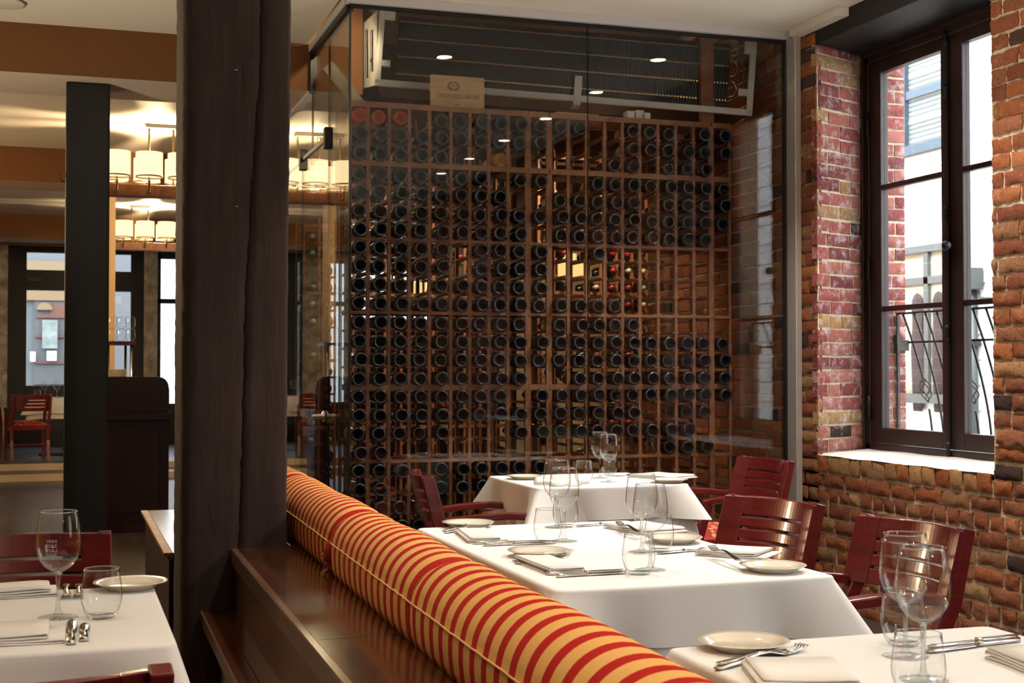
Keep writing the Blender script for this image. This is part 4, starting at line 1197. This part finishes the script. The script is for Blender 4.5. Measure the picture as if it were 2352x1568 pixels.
put('t', 1341, 1110, 'tumbler left of the wine glasses on the table by the cellar', GT)
put('t', 1399, 1092, 'tumbler behind the wine glasses on the table by the cellar', GT)
put('w', 2121, 1562, 'large wine glass in front of the pair on the lower right table', GW)
put('w', 2080, 1508, 'large wine glass behind the pair on the lower right table', GW)
put('t', 2110, 1604, 'tumbler cut off by the bottom edge of the photo, lower right table', GT)
put('t', 2075, 1482, 'tumbler half hidden behind the two wine glasses, lower right table', GT)
wl = put('w', 133, 1418, 'wine glass with etched white lettering on the lower left table', GW)
put('t', 233, 1419, 'tumbler on the lower left table beside the etched wine glass', GT)
# etched lettering on the lower left glass
wl.rotation_euler = (0, 0, 0)
et = MB()
for i, word in enumerate(('VERS', 'ESRE', 'STAU', 'RANT')):
    vs, fs = text_mesh(word, .0085)
    x0_, x1_ = min(v.x for v in vs), max(v.x for v in vs)
    z0_ = .158 - i * .0092
    def wrap(v):
        xx = (v.x - (x0_ + x1_) / 2) * .0215 / (x1_ - x0_)
        z_ = z0_ + v.y
        r_ = .0442 - (.0017 * max(0, (z_ - .150) / .022)) - .0007 * max(0, (.150 - z_) / .014) + .0005
        a_ = xx / r_ - PI / 2 - .30
        return Vector((r_ * math.cos(a_), r_ * math.sin(a_), z_))
    et.add([wrap(v) for v in vs], fs)
et.build('etched_lettering', 'etching', wl, fix=False)

def make_plate():
    t = MB().lathe([(0, .004), (.046, .004), (.050, .002), (.053, .002), (.056, .005), (.070, .013), (.082, .0175), (.0835, .0185), (.0825, .0195), (.070, .0165), (.058, .0095), (.052, .0072), (0, .0072)], 48).build('bread_plate', 'china')
    return t
PLT = make_plate(); pfirst = [True]
def plate(px_, py_, label, z=.75):
    p = atz(px_, py_, z + .008)
    o = PLT if pfirst[0] else PLT.copy()
    if not pfirst[0]: COL.objects.link(o)
    pfirst[0] = False
    o.location = (p.x, p.y, z - .0013)
    tag(o, label, 'plate', 'cream bread plates')
plate(1075, 1204, 'cream bread plate at the far end of the four-place table, banquette side')
plate(1236, 1270, 'cream bread plate beside the napkin, nearer left of the four-place table')
plate(1548, 1239, 'cream bread plate behind the right glasses, far right of the four-place table')
plate(1775, 1304, 'cream bread plate at the right corner of the four-place table')
plate(1205, 1096, 'cream bread plate at the left of the table by the cellar')
plate(1537, 1104, 'cream bread plate at the right of the table by the cellar')
plate(1707, 1480, 'large-looking cream bread plate in front, lower right table')
plate(300, 1343, 'cream bread plate behind the tumbler on the lower left table')

def folded(L, Wd, layers, th, seed):
    """napkin: one sheet folded back on itself; L along x, Wd along y"""
    rc = random.Random(seed); m = MB(); gap = th * 1.5
    pts = []; z = th / 2
    ends = [(0, L)]
    for k in range(layers):
        a = 0 if k == 0 else rc.uniform(0, .012); b = L - (0 if k == 0 else rc.uniform(0, .02) + .006 * k)
        xs = [a + (b - a) * i / 8 for i in range(9)]
        if k % 2: xs = xs[::-1]
        for x in xs: pts.append((x, z + .0012 * math.sin(x * 25 + k)))
        if k < layers - 1:
            xe_ = xs[-1]; sg_ = 1 if k % 2 == 0 else -1
            for i in range(1, 5):
                a_ = -PI / 2 + PI * i / 5
                pts.append((xe_ + sg_ * gap / 2 * math.cos(a_) * 1.4, z + gap / 2 + gap / 2 * math.sin(a_)))
        z += gap
    n = len(pts); vs = []
    for s, off in ((0, -th * .42), (1, th * .42)):
        for yy in (0, Wd * .5, Wd):
            for i, (x, zz) in enumerate(pts):
                a, b = pts[max(0, i - 1)], pts[min(n - 1, i + 1)]
                d = Vector((b[0] - a[0], b[1] - a[1])).normalized()
                vs.append(Vector((x - d.y * off, yy + .0015 * math.sin(x * 40 + yy * 30) + (.004 * (zz / (gap * layers))), max(.0002, zz + d.x * off))))
    fs = []
    for s in (0, 1):
        for r in (0, 1):
            for i in range(n - 1):
                b0 = s * 3 * n + r * n + i; fs.append((b0, b0 + 1, b0 + n + 1, b0 + n))
    for r in (0, 2):
        for i in range(n - 1):
            a = r * n + i; fs.append((a, a + 1, 3 * n + a + 1, 3 * n + a))
    for i in (0, n - 1):
        for r in (0, 1): a = r * n + i; fs.append((a, a + n, 3 * n + a + n, 3 * n + a))
    m.add(vs, fs, 0, True)
    return m
def napkin(pa, pb, Wd, label, seed, layers=4, th=.0028, z=.75, side=1):
    """pa, pb: photo points of the near long edge, left to right"""
    a, b = atz(*pa, z), atz(*pb, z); L = (b - a).length; ang = math.atan2((b - a).y, (b - a).x)
    o = folded(L, Wd, layers, th, seed).build('folded_napkin', 'napkin_white', loc=(a.x, a.y, z + .0008), rot=(0, 0, ang))
    tag(o, label, 'napkin', 'folded white napkins')
    return o
napkin((1076, 1248), (1160, 1246), .26, 'white folded napkin at the far banquette-side place of the four-place table', 1)
napkin((1258, 1321), (1352, 1316), .26, 'white folded napkin beside two knives, nearer left of the four-place table', 2)
napkin((1595, 1276), (1750, 1287), .15, 'white folded napkin behind the fork and corner plate, right side of the four-place table', 3)
napkin((1385, 1213), (1478, 1230), .16, 'white napkin behind the right wine glasses on the four-place table', 4)
napkin((1228, 1114), (1282, 1114), .26, 'white folded napkin at the left place of the table by the cellar', 5)
napkin((1445, 1096), (1535, 1103), .2, 'white folded napkin at the right place of the table by the cellar', 6)
napkin((1745, 1590), (1990, 1590), .17, 'white folded napkin beside the crossed forks, lower right table', 7, th=.0035)
napkin((2262, 1512), (2500, 1600), .13, 'white folded napkin at the right edge of the photo, lower right table', 8, th=.0038)
napkin((-120, 1493), (143, 1478), .155, 'white folded napkin in front, nearest the red chair, lower left table', 9, th=.0035)
napkin((-120, 1384), (130, 1370), .12, 'white folded napkin at the back of the lower left table', 10, th=.0035)

def strip(m, pts, ws, th):                            # flat blade/handle along x: pts (x, z), half-widths
    vs = []
    for (x, z), w in zip(pts, ws):
        vs += [Vector((x, -w, z)), Vector((x, w, z)), Vector((x, w * .8, z + th)), Vector((x, -w * .8, z + th))]
    fs = []
    for i in range(len(pts) - 1):
        for k in range(4):
            q = (k + 1) % 4; fs.append((i * 4 + k, i * 4 + q, i * 4 + 4 + q, i * 4 + 4 + k))
    e = (len(pts) - 1) * 4; fs += [(0, 1, 2, 3), (e + 3, e + 2, e + 1, e)]
    m.add(vs, fs, 0, True)
def make_fork():
    m = MB()
    strip(m, [(0, .002), (.01, .0015), (.05, .004), (.10, .010), (.125, .0095), (.135, .007), (.15, .003), (.163, .002)], [.006, .009, .0075, .004, .004, .008, .0115, .0115], .0028)
    for k in range(4):
        y = -.0092 + k * .0061
        m.tube([(.160, y, .0035), (.178, y, .0035), (.196, y, .0075), (.205, y * .96, .0115)], [.0021, .0021, .0018, .001], 6)
    return m.build('fork', 'silverware')
def make_knife():
    m = MB()
    strip(m, [(0, .001), (.006, .0005), (.05, .0008), (.09, .001), (.100, .002), (.106, .002)], [.005, .009, .0075, .0062, .0075, .006], .007)
    strip(m, [(.104, .003), (.12, .0025), (.17, .0022), (.21, .002), (.225, .002), (.233, .002)], [.006, .0095, .0105, .010, .007, .001], .0022)
    return m.build('table_knife', 'silverware')
FK, KN = make_fork(), make_knife(); cf1 = {'f': True, 'k': True}
def cutlery(kind, pa, pb, label, z=.75, lift=.001):
    a, b = atz(*pa, z), atz(*pb, z)
    o = FK if kind == 'f' else KN
    if not cf1[kind]: o = o.copy(); COL.objects.link(o)
    cf1[kind] = False
    s = (b - a).length / (.205 if kind == 'f' else .233); s = min(1.15, max(.7, s))
    o.location = (a.x, a.y, z + lift); o.rotation_euler = (0, 0, math.atan2((b - a).y, (b - a).x)); o.scale = (s, 1, 1)
    tag(o, label, 'fork' if kind == 'f' else 'knife', 'forks on the tables' if kind == 'f' else 'knives on the tables')
cutlery('f', (1022, 1225), (1143, 1206), 'fork nearer the glasses, under the far banquette-side napkin')
cutlery('f', (1018, 1221), (1128, 1204), 'fork beside the far banquette-side bread plate of the four-place table')
cutlery('k', (1086, 1250), (1262, 1244), 'knife against the far banquette-side napkin, four-place table')
cutlery('k', (1110, 1254), (1262, 1249), 'knife pointing at the left tumbler, outer of the far pair')
cutlery('f', (1185, 1292), (1318, 1270), 'fork touching the bread plate, nearer left place of the four-place table')
cutlery('f', (1186, 1296), (1337, 1267), 'fork next to the napkin, nearer left place of the four-place table')
cutlery('k', (1257, 1321), (1440, 1311), 'knife tucked against the napkin, nearer left place of the four-place table')
cutlery('k', (1278, 1326), (1440, 1317), 'outer knife in front of the napkin, pointing at the right tumbler')
cutlery('k', (1619, 1264), (1520, 1272), 'knife behind the napkin on the right side, four-place table')
cutlery('f', (1700, 1308), (1632, 1278), 'fork lying on the napkin by the corner plate, four-place table', lift=.02)
cutlery('k', (1425, 1203), (1322, 1210), 'knife far right place of the four-place table')
cutlery('f', (1470, 1240), (1405, 1212), 'fork on the napkin behind the right wine glasses', lift=.018)
cutlery('k', (1262, 1118), (1335, 1115), 'knife left place of the table by the cellar')
cutlery('k', (1470, 1092), (1405, 1095), 'knife right place of the table by the cellar')
cutlery('f', (1650, 1528), (1848, 1494), 'fork nearest the large plate, lower right table')
cutlery('f', (1645, 1540), (1868, 1488), 'fork between the other fork and the napkin, lower right table')
cutlery('k', (2335, 1467), (2130, 1489), 'knife farther from the napkin, lower right table')
cutlery('k', (2340, 1473), (2125, 1501), 'knife nearer the napkin, lower right table')
cutlery('k', (163, 1482), (166, 1427), 'large knife lying end-on beside the front napkin, lower left table')
cutlery('k', (193, 1474), (195, 1435), 'small butter knife lying end-on beside the large knife')
cutlery('f', (152, 1345), (152, 1378), 'fork end-on behind the etched glass, lower left table')
cutlery('f', (180, 1345), (180, 1377), 'fork end-on behind the tumbler, lower left table')

# ------------------------------------------------------------------ hanging lamps of the far rooms
def chandelier(x0, Y, zbar, n, pitch, r, h, label, canopy_x):
    t = thing('linear_chandelier', label, 'chandelier', (x0, Y, zbar), 0, 'wooden bar chandeliers')
    L = pitch * n
    MB().box(0, L, -.06, .06, -.045, .045).build('wooden_bar', 'rack_wood', t, bevel=.003)
    zc = ZC - zbar
    MB().box(canopy_x - x0 - .11, canopy_x - x0 + .11, -.06, .06, zc - .03, zc - .002).build('canopy', 'steel', t)
    MB().tube([(canopy_x - x0 - .09, 0, .04), (canopy_x - x0 - .09, 0, zc - .02)], .008, 8).tube([(canopy_x - x0 + .09, 0, .04), (canopy_x - x0 + .09, 0, zc - .02)], .008, 8).build('rod', 'bulb_holder', t)
    for k in range(n):
        xk = pitch * (k + .5)
        for sy in (-1, 1):
            s = MB().lathe([(r * .98, .09), (r, .09), (r, .09 + h), (r * .98, .09 + h)], 24, Matrix.Translation((xk, sy * .16, 0)), closed=True)
            so = s.build('lamp_shade', 'shade_glow', t)
            MB().tube([(xk, sy * .16, .09), (xk, sy * .16, .05), (xk, sy * .12, .0), (xk, sy * .05, -.01)], .010, 8).build('lamp_arm', 'bulb_holder', so)
            MB().lathe([(r * .97, .092), (r * 1.01, .086), (r * 1.01, .098), (r * .97, .098)], 24, Matrix.Translation((xk, sy * .16, 0)), closed=True).build('shade_ring', 'shade_rim', so)
    return t
def lamp(kind, loc, energy, col, size=.1, rot=(0, 0, 0), spot=None, blend=.5, parent=None):
    d = bpy.data.lights.new('lamp_light', kind); d.energy = energy; d.color = col
    if kind == 'SPOT': d.spot_size = spot; d.spot_blend = blend; d.shadow_soft_size = size
    elif kind == 'POINT': d.shadow_soft_size = size
    elif kind == 'AREA': d.shape = 'DISK'; d.size = size
    o = bpy.data.objects.new('lamp_light', d); COL.objects.link(o); o.location = loc; o.rotation_euler = rot
    if parent: o.parent = parent
    return o
WARM = (1.0, 0.72, 0.42); WARM2 = (1.0, 0.92, 0.82)
c_ = chandelier(.24, 10.75, 2.615, 4, .235, .10, .185, 'wooden bar chandelier with glowing shades, left of the timber post', .69)
lamp('POINT', (.5, 0, .20), 130, WARM, .02, parent=c_)
c_ = chandelier(1.36, 10.75, 2.605, 4, .235, .10, .185, 'wooden bar chandelier with glowing shades, seen through the cellar side glass', 1.83)
lamp('POINT', (.5, 0, .20), 130, WARM, .02, parent=c_)
c_ = chandelier(.50, 16.1, 2.66, 4, .235, .10, .185, 'farthest wooden bar chandelier, below the first one at the left', .80)
lamp('POINT', (.5, 0, .20), 150, WARM, .02, parent=c_)
def pendant(x, y, z0, z1, r, label):
    t = thing('pendant_lamp', label, 'pendant lamp', (x, y, z0), 0, 'pendant lamps seen through the racks')
    MB().lathe([(r * .97, 0), (r, 0), (r, z1 - z0), (r * .97, z1 - z0)], 24, closed=True).build('lamp_shade', 'shade_dim', t)
    MB().tube([(0, 0, .06), (0, 0, ZC - z0 - .01)], .006, 6).tube([(-r * .98, 0, .06), (r * .98, 0, .06)], .004, 6).build('rod', 'bulb_holder', t)
    MB().lathe([(0, ZC - z0 - .03), (.05, ZC - z0 - .03), (.05, ZC - z0 - .002), (0, ZC - z0 - .002)], 16).build('canopy', 'steel', t)
pendant(aty(1303, 600, 13.6).x, 13.6, 2.25, 2.49, .10, 'amber pendant lamp seen through the empty cells of the right rack')
pendant(aty(1332, 600, 13.95).x, 13.95, 2.25, 2.47, .09, 'amber pendant lamp just right of the brighter one, through the racks')
pendant(aty(965, 660, 20.2).x, 20.2, 2.36, 2.59, .10, 'small amber pendant lamp seen through the left rack')

# ------------------------------------------------------------------ recessed downlights
def downlight(x, y, energy, spot, label, col=WARM2, disc='lamp_disc', tilt=(0, 0, 0)):
    t = thing('recessed_downlight', label, 'downlight', (x, y, ZC), 0, 'recessed ceiling downlights')
    MB().lathe([(.046, 0), (.062, -.001), (.062, -.006), (.046, -.004)], 24, closed=True).build('trim_ring', 'white_metal', t)
    MB().lathe([(0, -.0025), (.045, -.0025), (.045, -.0005), (0, -.0005)], 24).build('lens', disc, t)
    lamp('SPOT', (0, 0, -.03), energy, col, .04, tilt, spot, .7, t)
    return t
for i, (x, y) in enumerate(((3.40, 5.88), (3.40, 4.87), (3.40, 3.85), (3.40, 2.83), (3.40, 1.83), (3.40, .87))):
    downlight(x, y, 170 if y > 3 else 40, 1.7, 'downlight in the ceiling near the brick wall, %s from the glass' % ORD[i], tilt=(0, .22, 0))
for i, (x, y, e) in enumerate(((1.36, 3.95, 130), (1.25, 1.75, 45), (2.15, 5.55, 90), (-.15, 2.6, 34), (.35, 1.4, 80))):
    downlight(x, y, e, 1.35, 'downlight over %s' % ('the four-place table', 'the lower right table', 'the table by the cellar', 'the lower left table', 'the banquette near the camera')[i], col=(1.0, .80, .56) if i >= 3 else WARM2)

# ------------------------------------------------------------------ far left room
stnd = thing('host_stand', 'dark red wooden host stand behind the timber post', 'host stand', (aty(247, 900, 10.9).x, 10.9, 0))
wS = aty(389, 900, 10.9).x - stnd.location.x
MB().prism([(0, .93), (0, 1.20), (wS - .09, 1.20), (wS - .055, 1.195), (wS - .028, 1.178), (wS - .010, 1.15), (wS, 1.10), (wS, .93)], 0, .04).build('back_panel', 'dark_red_wood', stnd, bevel=.004)
MB().box(-.01, wS + .01, -.03, .42, .865, .93).build('top_ledge', 'dark_red_wood', stnd, bevel=.004)
MB().box(0, wS, .02, .40, .08, .865).box(.07, wS - .07, .012, .02, .15, .80).build('cabinet', 'dark_red_wood', stnd, bevel=.004)
MB().box(-.01, wS + .01, .01, .41, 0, .08).build('plinth', 'dark_red_wood', stnd)
xs_ = aty(240, 800, 11.7).x; xe_ = aty(312, 800, 11.7).x
sh = thing('service_shelf', 'dark shelf on chrome posts behind the host stand', 'shelf', (xs_, 11.7, 0))
MB().box(0, xe_ - xs_, 0, .35, 1.46, 1.49).build('upper_shelf', 'dark_red_wood', sh)
MB().box(0, xe_ - xs_, 0, .35, 1.11, 1.14).build('lower_shelf', 'dark_red_wood', sh)
pm_ = MB()
for (xx, yy) in ((xe_ - xs_ - .035, .02), (xe_ - xs_ - .07, .30), (.03, .02), (.03, .30)): pm_.tube([(xx, yy, 0), (xx, yy, 1.46)], .011, 10)
pm_.build('chrome_post', 'chrome', sh)
for k in range(6):
    i, j = k % 3, k // 3
    xx = aty(258 + i * 21, 760, 11.75).x
    o = dup(TB, (xx, 11.78, 1.4906 + j * .103), label='tumbler stacked on the service shelf, %s row, %s from the left' % (('lower', 'upper')[j], ORD[i]), group='tumblers on the service shelf')
for k in range(9):
    o = PLT.copy(); COL.objects.link(o); o.location = (aty(268, 850, 11.8).x, 11.86, 1.139 + k * .0125)
    tag(o, 'cream plate in the stack behind the host stand, %s from the bottom' % ORD[k], 'plate', 'stacked plates on the service shelf')
# far table and its chairs on the raised floor
ZR = .15
ft = aty(115, 912, 17.9)
table(ft.x - .25, ft.x + .62, 18.15, 18.95, 'small far dining table by the street door, left of the black column', 'white top cloth on the far table by the street door', 'white undercloth on the far table by the street door', 9, d1=.2, zf=ZR)
fc = aty(62, 950, 17.55)
dup(ch0, (fc.x, 17.75, ZR), .18, 'far red armchair with patterned seat, left of the black column')
dup(ch0, (fc.x - .62, 18.35, ZR), -.5, 'far red armchair cut off by the left photo edge')
put('w', None, Vector((aty(103, 905, 18.4).x, 18.4, 0)), 'wine glass on the far table by the street door', GW, .75 + ZR)
put('w', None, Vector((aty(131, 905, 18.5).x, 18.5, 0)), 'wine glass beside the black column on the far table', GW, .75 + ZR)
put('t', None, Vector((aty(86, 905, 18.4).x, 18.4, 0)), 'tumbler on the far table by the street door', GT, .75 + ZR)

# far wall with the street door, transoms and stone piers
def fx(px_): return aty(px_, 800, YF).x
def fz(py_): return aty(200, py_, YF).z
wf = MB()
HB, HTp = ZR, 3.06
wf.box(XL, XR, YF, YF + .3, 3.06, ZC)
struct(wf.build('wall_front', 'wall_paint'))
o = thing('door_2', 'street door with glazed panel', 'door', (0, YF, 0)); o['kind'] = 'structure'
dm = MB()
x0_, x1_ = fx(17), fx(330)
gl0, gl1 = fx(60), fx(300)
zt0, zt1, zg0, zg1 = fz(622), fz(582), fz(885), fz(668)
dm.box(x0_, gl0, 0, .12, ZR, HTp); dm.box(gl1, x1_, 0, .12, ZR, HTp)
dm.box(gl0, gl1, 0, .12, ZR, zg0); dm.box(gl0, gl1, 0, .12, zg1, zt0); dm.box(gl0, gl1, 0, .12, zt1, HTp)
xm = fx(160); xm2 = fx(225)
dm.box(xm, xm2, .0, .12, ZR, HTp)
dm.build('door_frame', 'black_paint', o)
MB().box(gl0, gl1, .05, .056, zg0, zg1).box(gl0, gl1, .05, .056, zt0, zt1).build('pane', 'window_glass', o)
MB().box(fx(60), fx(95), -.05, -.001, fz(648), fz(640)).build('door_closer', 'iron', o)
st = MB()
def stone_fn(xa, xb, za, zb, yo):
    rs_ = random.Random(int(xa * 100) + 7)
    def f(u, v):
        return Vector((xa + u * (xb - xa), YF - yo + rs_.uniform(-.025, .025), za + v * (zb - za)))
    return f
for (a, b) in ((XL, fx(17)), (fx(330), fx(361))):
    st.grid(stone_fn(a, b, ZR, 3.06, .03), 10 if b - a > .5 else 5, 34, 0, False)
    st.box(a, b, YF - .002, YF + .3, ZR, 3.06)
struct(st.build('wall_stone_piers', 'stone', fix=True))
wn = thing('window_2', 'street windows beyond the post', 'window', (0, YF, 0)); wn['kind'] = 'structure'
xs2 = [fx(361), fx(470), fx(560), fx(664), fx(672), fx(693), fx(752), fx(800), 5.2, XR]
wm = MB()
for x in [q for q in xs2 if q <= XR]: wm.box(x - .05, x + .05, 0, .12, ZR, HTp)
wm.box(fx(361), XR, 0, .12, 2.92, HTp); wm.box(fx(361), XR, 0, .12, ZR, .75); wm.box(fx(361), XR, 0, .10, 2.25, 2.32)
wm.build('window_frame', 'black_paint', wn)
MB().box(fx(361), XR, .05, .056, .75, 2.92).build('pane', 'window_glass', wn)
# street outside the door
sf_ = thing('shop_front', 'sunlit shop front across the street, seen through the street door', 'building', (0, 27.0, -.3))
def sx(px_): return aty(px_, 800, 27).x
def szz(py_): return aty(100, py_, 27).z + .3
MB().box(-6, sx(330), 0, .3, 0, 9).build('facade', 'shop_wall', sf_)
MB().box(sx(330), 10, 0, .3, 0, 9).build('white_facade', 'pale_render', sf_)
MB().box(-6, sx(150), -.10, 0, szz(690), szz(600)).build('sign_board', 'shop_tan', sf_)
MB().box(sx(78), sx(160), -.06, 0, szz(882), szz(690)).build('shop_window', 'shop_grey', sf_)
MB().box(sx(82), sx(150), -.10, -.06, szz(730), szz(722)).box(sx(82), sx(150), -.10, -.06, szz(775), szz(768)).box(sx(82), sx(150), -.10, -.06, szz(835), szz(829)).box(sx(115), sx(150), -.10, -.06, szz(722), szz(700)).build('shop_shelf', 'shop_red', sf_)
MB().prism([(sx(84) + (sx(120) - sx(84)) * (0.5 - .5 * math.cos(PI * i / 12)), szz(712) + (szz(695) - szz(712)) * math.sin(PI * i / 12)) for i in range(13)], -.14, -.06).build('arched_sign', 'shop_tan', sf_)
MB().box(sx(97), sx(132), -.16, -.13, szz(800), szz(735)).build('poster', 'poster_white', sf_)
MB().box(sx(70), sx(82), -.16, -.13, szz(830), szz(808)).box(sx(108), sx(130), -.16, -.13, szz(828), szz(806)).build('notice', 'siding', sf_)
struct(box('ground_street', -8, 12, YF + .3, 27, -.4, -.3, 'asphalt'))
spk = atz(6, 3, ZC)
so_ = thing('ceiling_speaker', 'pale round ceiling speaker at the top left corner of the photo', 'speaker', (spk.x, spk.y, ZC))
MB().lathe([(0, -.002), (.10, -.002), (.115, -.012), (.10, -.016), (0, -.016)], 28).build('grille', 'white_metal', so_)
# narrow brown pilaster and sprinkler
pz_ = MB().box(0, aty(265, 600, 12.3).x - aty(250, 600, 12.3).x, 0, .3, 0, 2.839).build('pilaster', 'wall_paint', loc=(aty(250, 600, 12.3).x, 12.3, 0)); tag(pz_, 'narrow tan pilaster just right of the black column', 'pilaster')
sp_ = thing('ceiling_sprinkler', 'small brass sprinkler head hanging from the far ceiling, left of the black column', 'sprinkler', (aty(31, 470, 14.2).x, 14.2, ZC))
MB().lathe([(0, -.002), (.035, -.002), (.03, -.012), (.012, -.016), (.010, -.05), (.006, -.07), (0, -.07)], 14).build('body', 'bulb_holder', sp_)
MB().lathe([(0, -.068), (.03, -.07), (.03, -.074), (0, -.074)], 14).build('deflector', 'bulb_holder', sp_)

# ------------------------------------------------------------------ light
lamp('SPOT', (1.47, 7.30, 3.15), 16, (1.0, .80, .5), .02, (math.radians(75), 0, -.05), 1.6, .7)
for (x_, z_, e_) in ((1.55, 2.62, 30), (2.25, 2.6, 45), (3.0, 2.6, 65)):
    lamp('SPOT', (x_, 7.42, z_), e_, (1.0, .72, .44), .04, (math.radians(38), 0, 0), 2.0, .8)
lamp('POINT', (1.2, 14.0, 2.9), 50, WARM, .1)
lamp('POINT', (-2.8, 10.6, 2.4), 230, WARM, .2)
lamp('POINT', (4.5, 15.5, 2.7), 8, WARM, .1)
lamp('SPOT', (-1.3, 6.0, .9), 180, (1, .86, .62), .1, (PI, 0, 0), 2.6, .6)
lamp('POINT', (1.9, -.6, 1.9), 80, (1.0, .92, .82), .1)
lamp('SPOT', (2.5, 4.3, 1.15), 100, (1.0, .93, .82), .1, (PI, 0, 0), 2.3, .6)
lamp('SPOT', (1.2, 1.2, 1.3), 60, (1.0, .93, .82), .1, (PI, 0, 0), 2.3, .6)
sun = bpy.data.lights.new('sun', 'SUN'); sun.energy = 6.0; sun.angle = .2; sun.color = (1, .97, .92)
so = bpy.data.objects.new('sun', sun); COL.objects.link(so)
so.rotation_euler = Vector((1.0, 0.15, -1.15)).to_track_quat('-Z', 'Y').to_euler()
w = bpy.data.worlds.new('world'); scn.world = w; w.use_nodes = True
bg = w.node_tree.nodes['Background']; bg.inputs[0].default_value = (.86, .93, 1.0, 1); bg.inputs[1].default_value = 11.0
po = bpy.data.lights.new('portal', 'AREA'); po.shape = 'RECTANGLE'; po.size = FY1 - FY0; po.size_y = WZ1 - WZ0; po.cycles.is_portal = True
pob = bpy.data.objects.new('portal', po); COL.objects.link(pob)
pob.location = (4.49, (FY0 + FY1) / 2, (WZ0 + WZ1) / 2); pob.rotation_euler = (PI / 2, 0, PI / 2)

vs_ = scn.view_settings
vs_.view_transform = 'Standard'; vs_.look = 'None'; vs_.gamma = 1.0; vs_.exposure = 0.0; vs_.use_curve_mapping = False
cy = scn.cycles
cy.max_bounces = 9; cy.diffuse_bounces = 4; cy.glossy_bounces = 4; cy.transmission_bounces = 8; cy.transparent_max_bounces = 24
cy.caustics_reflective = False; cy.caustics_refractive = False
cy.sample_clamp_indirect = 6.0
cy.use_denoising = True
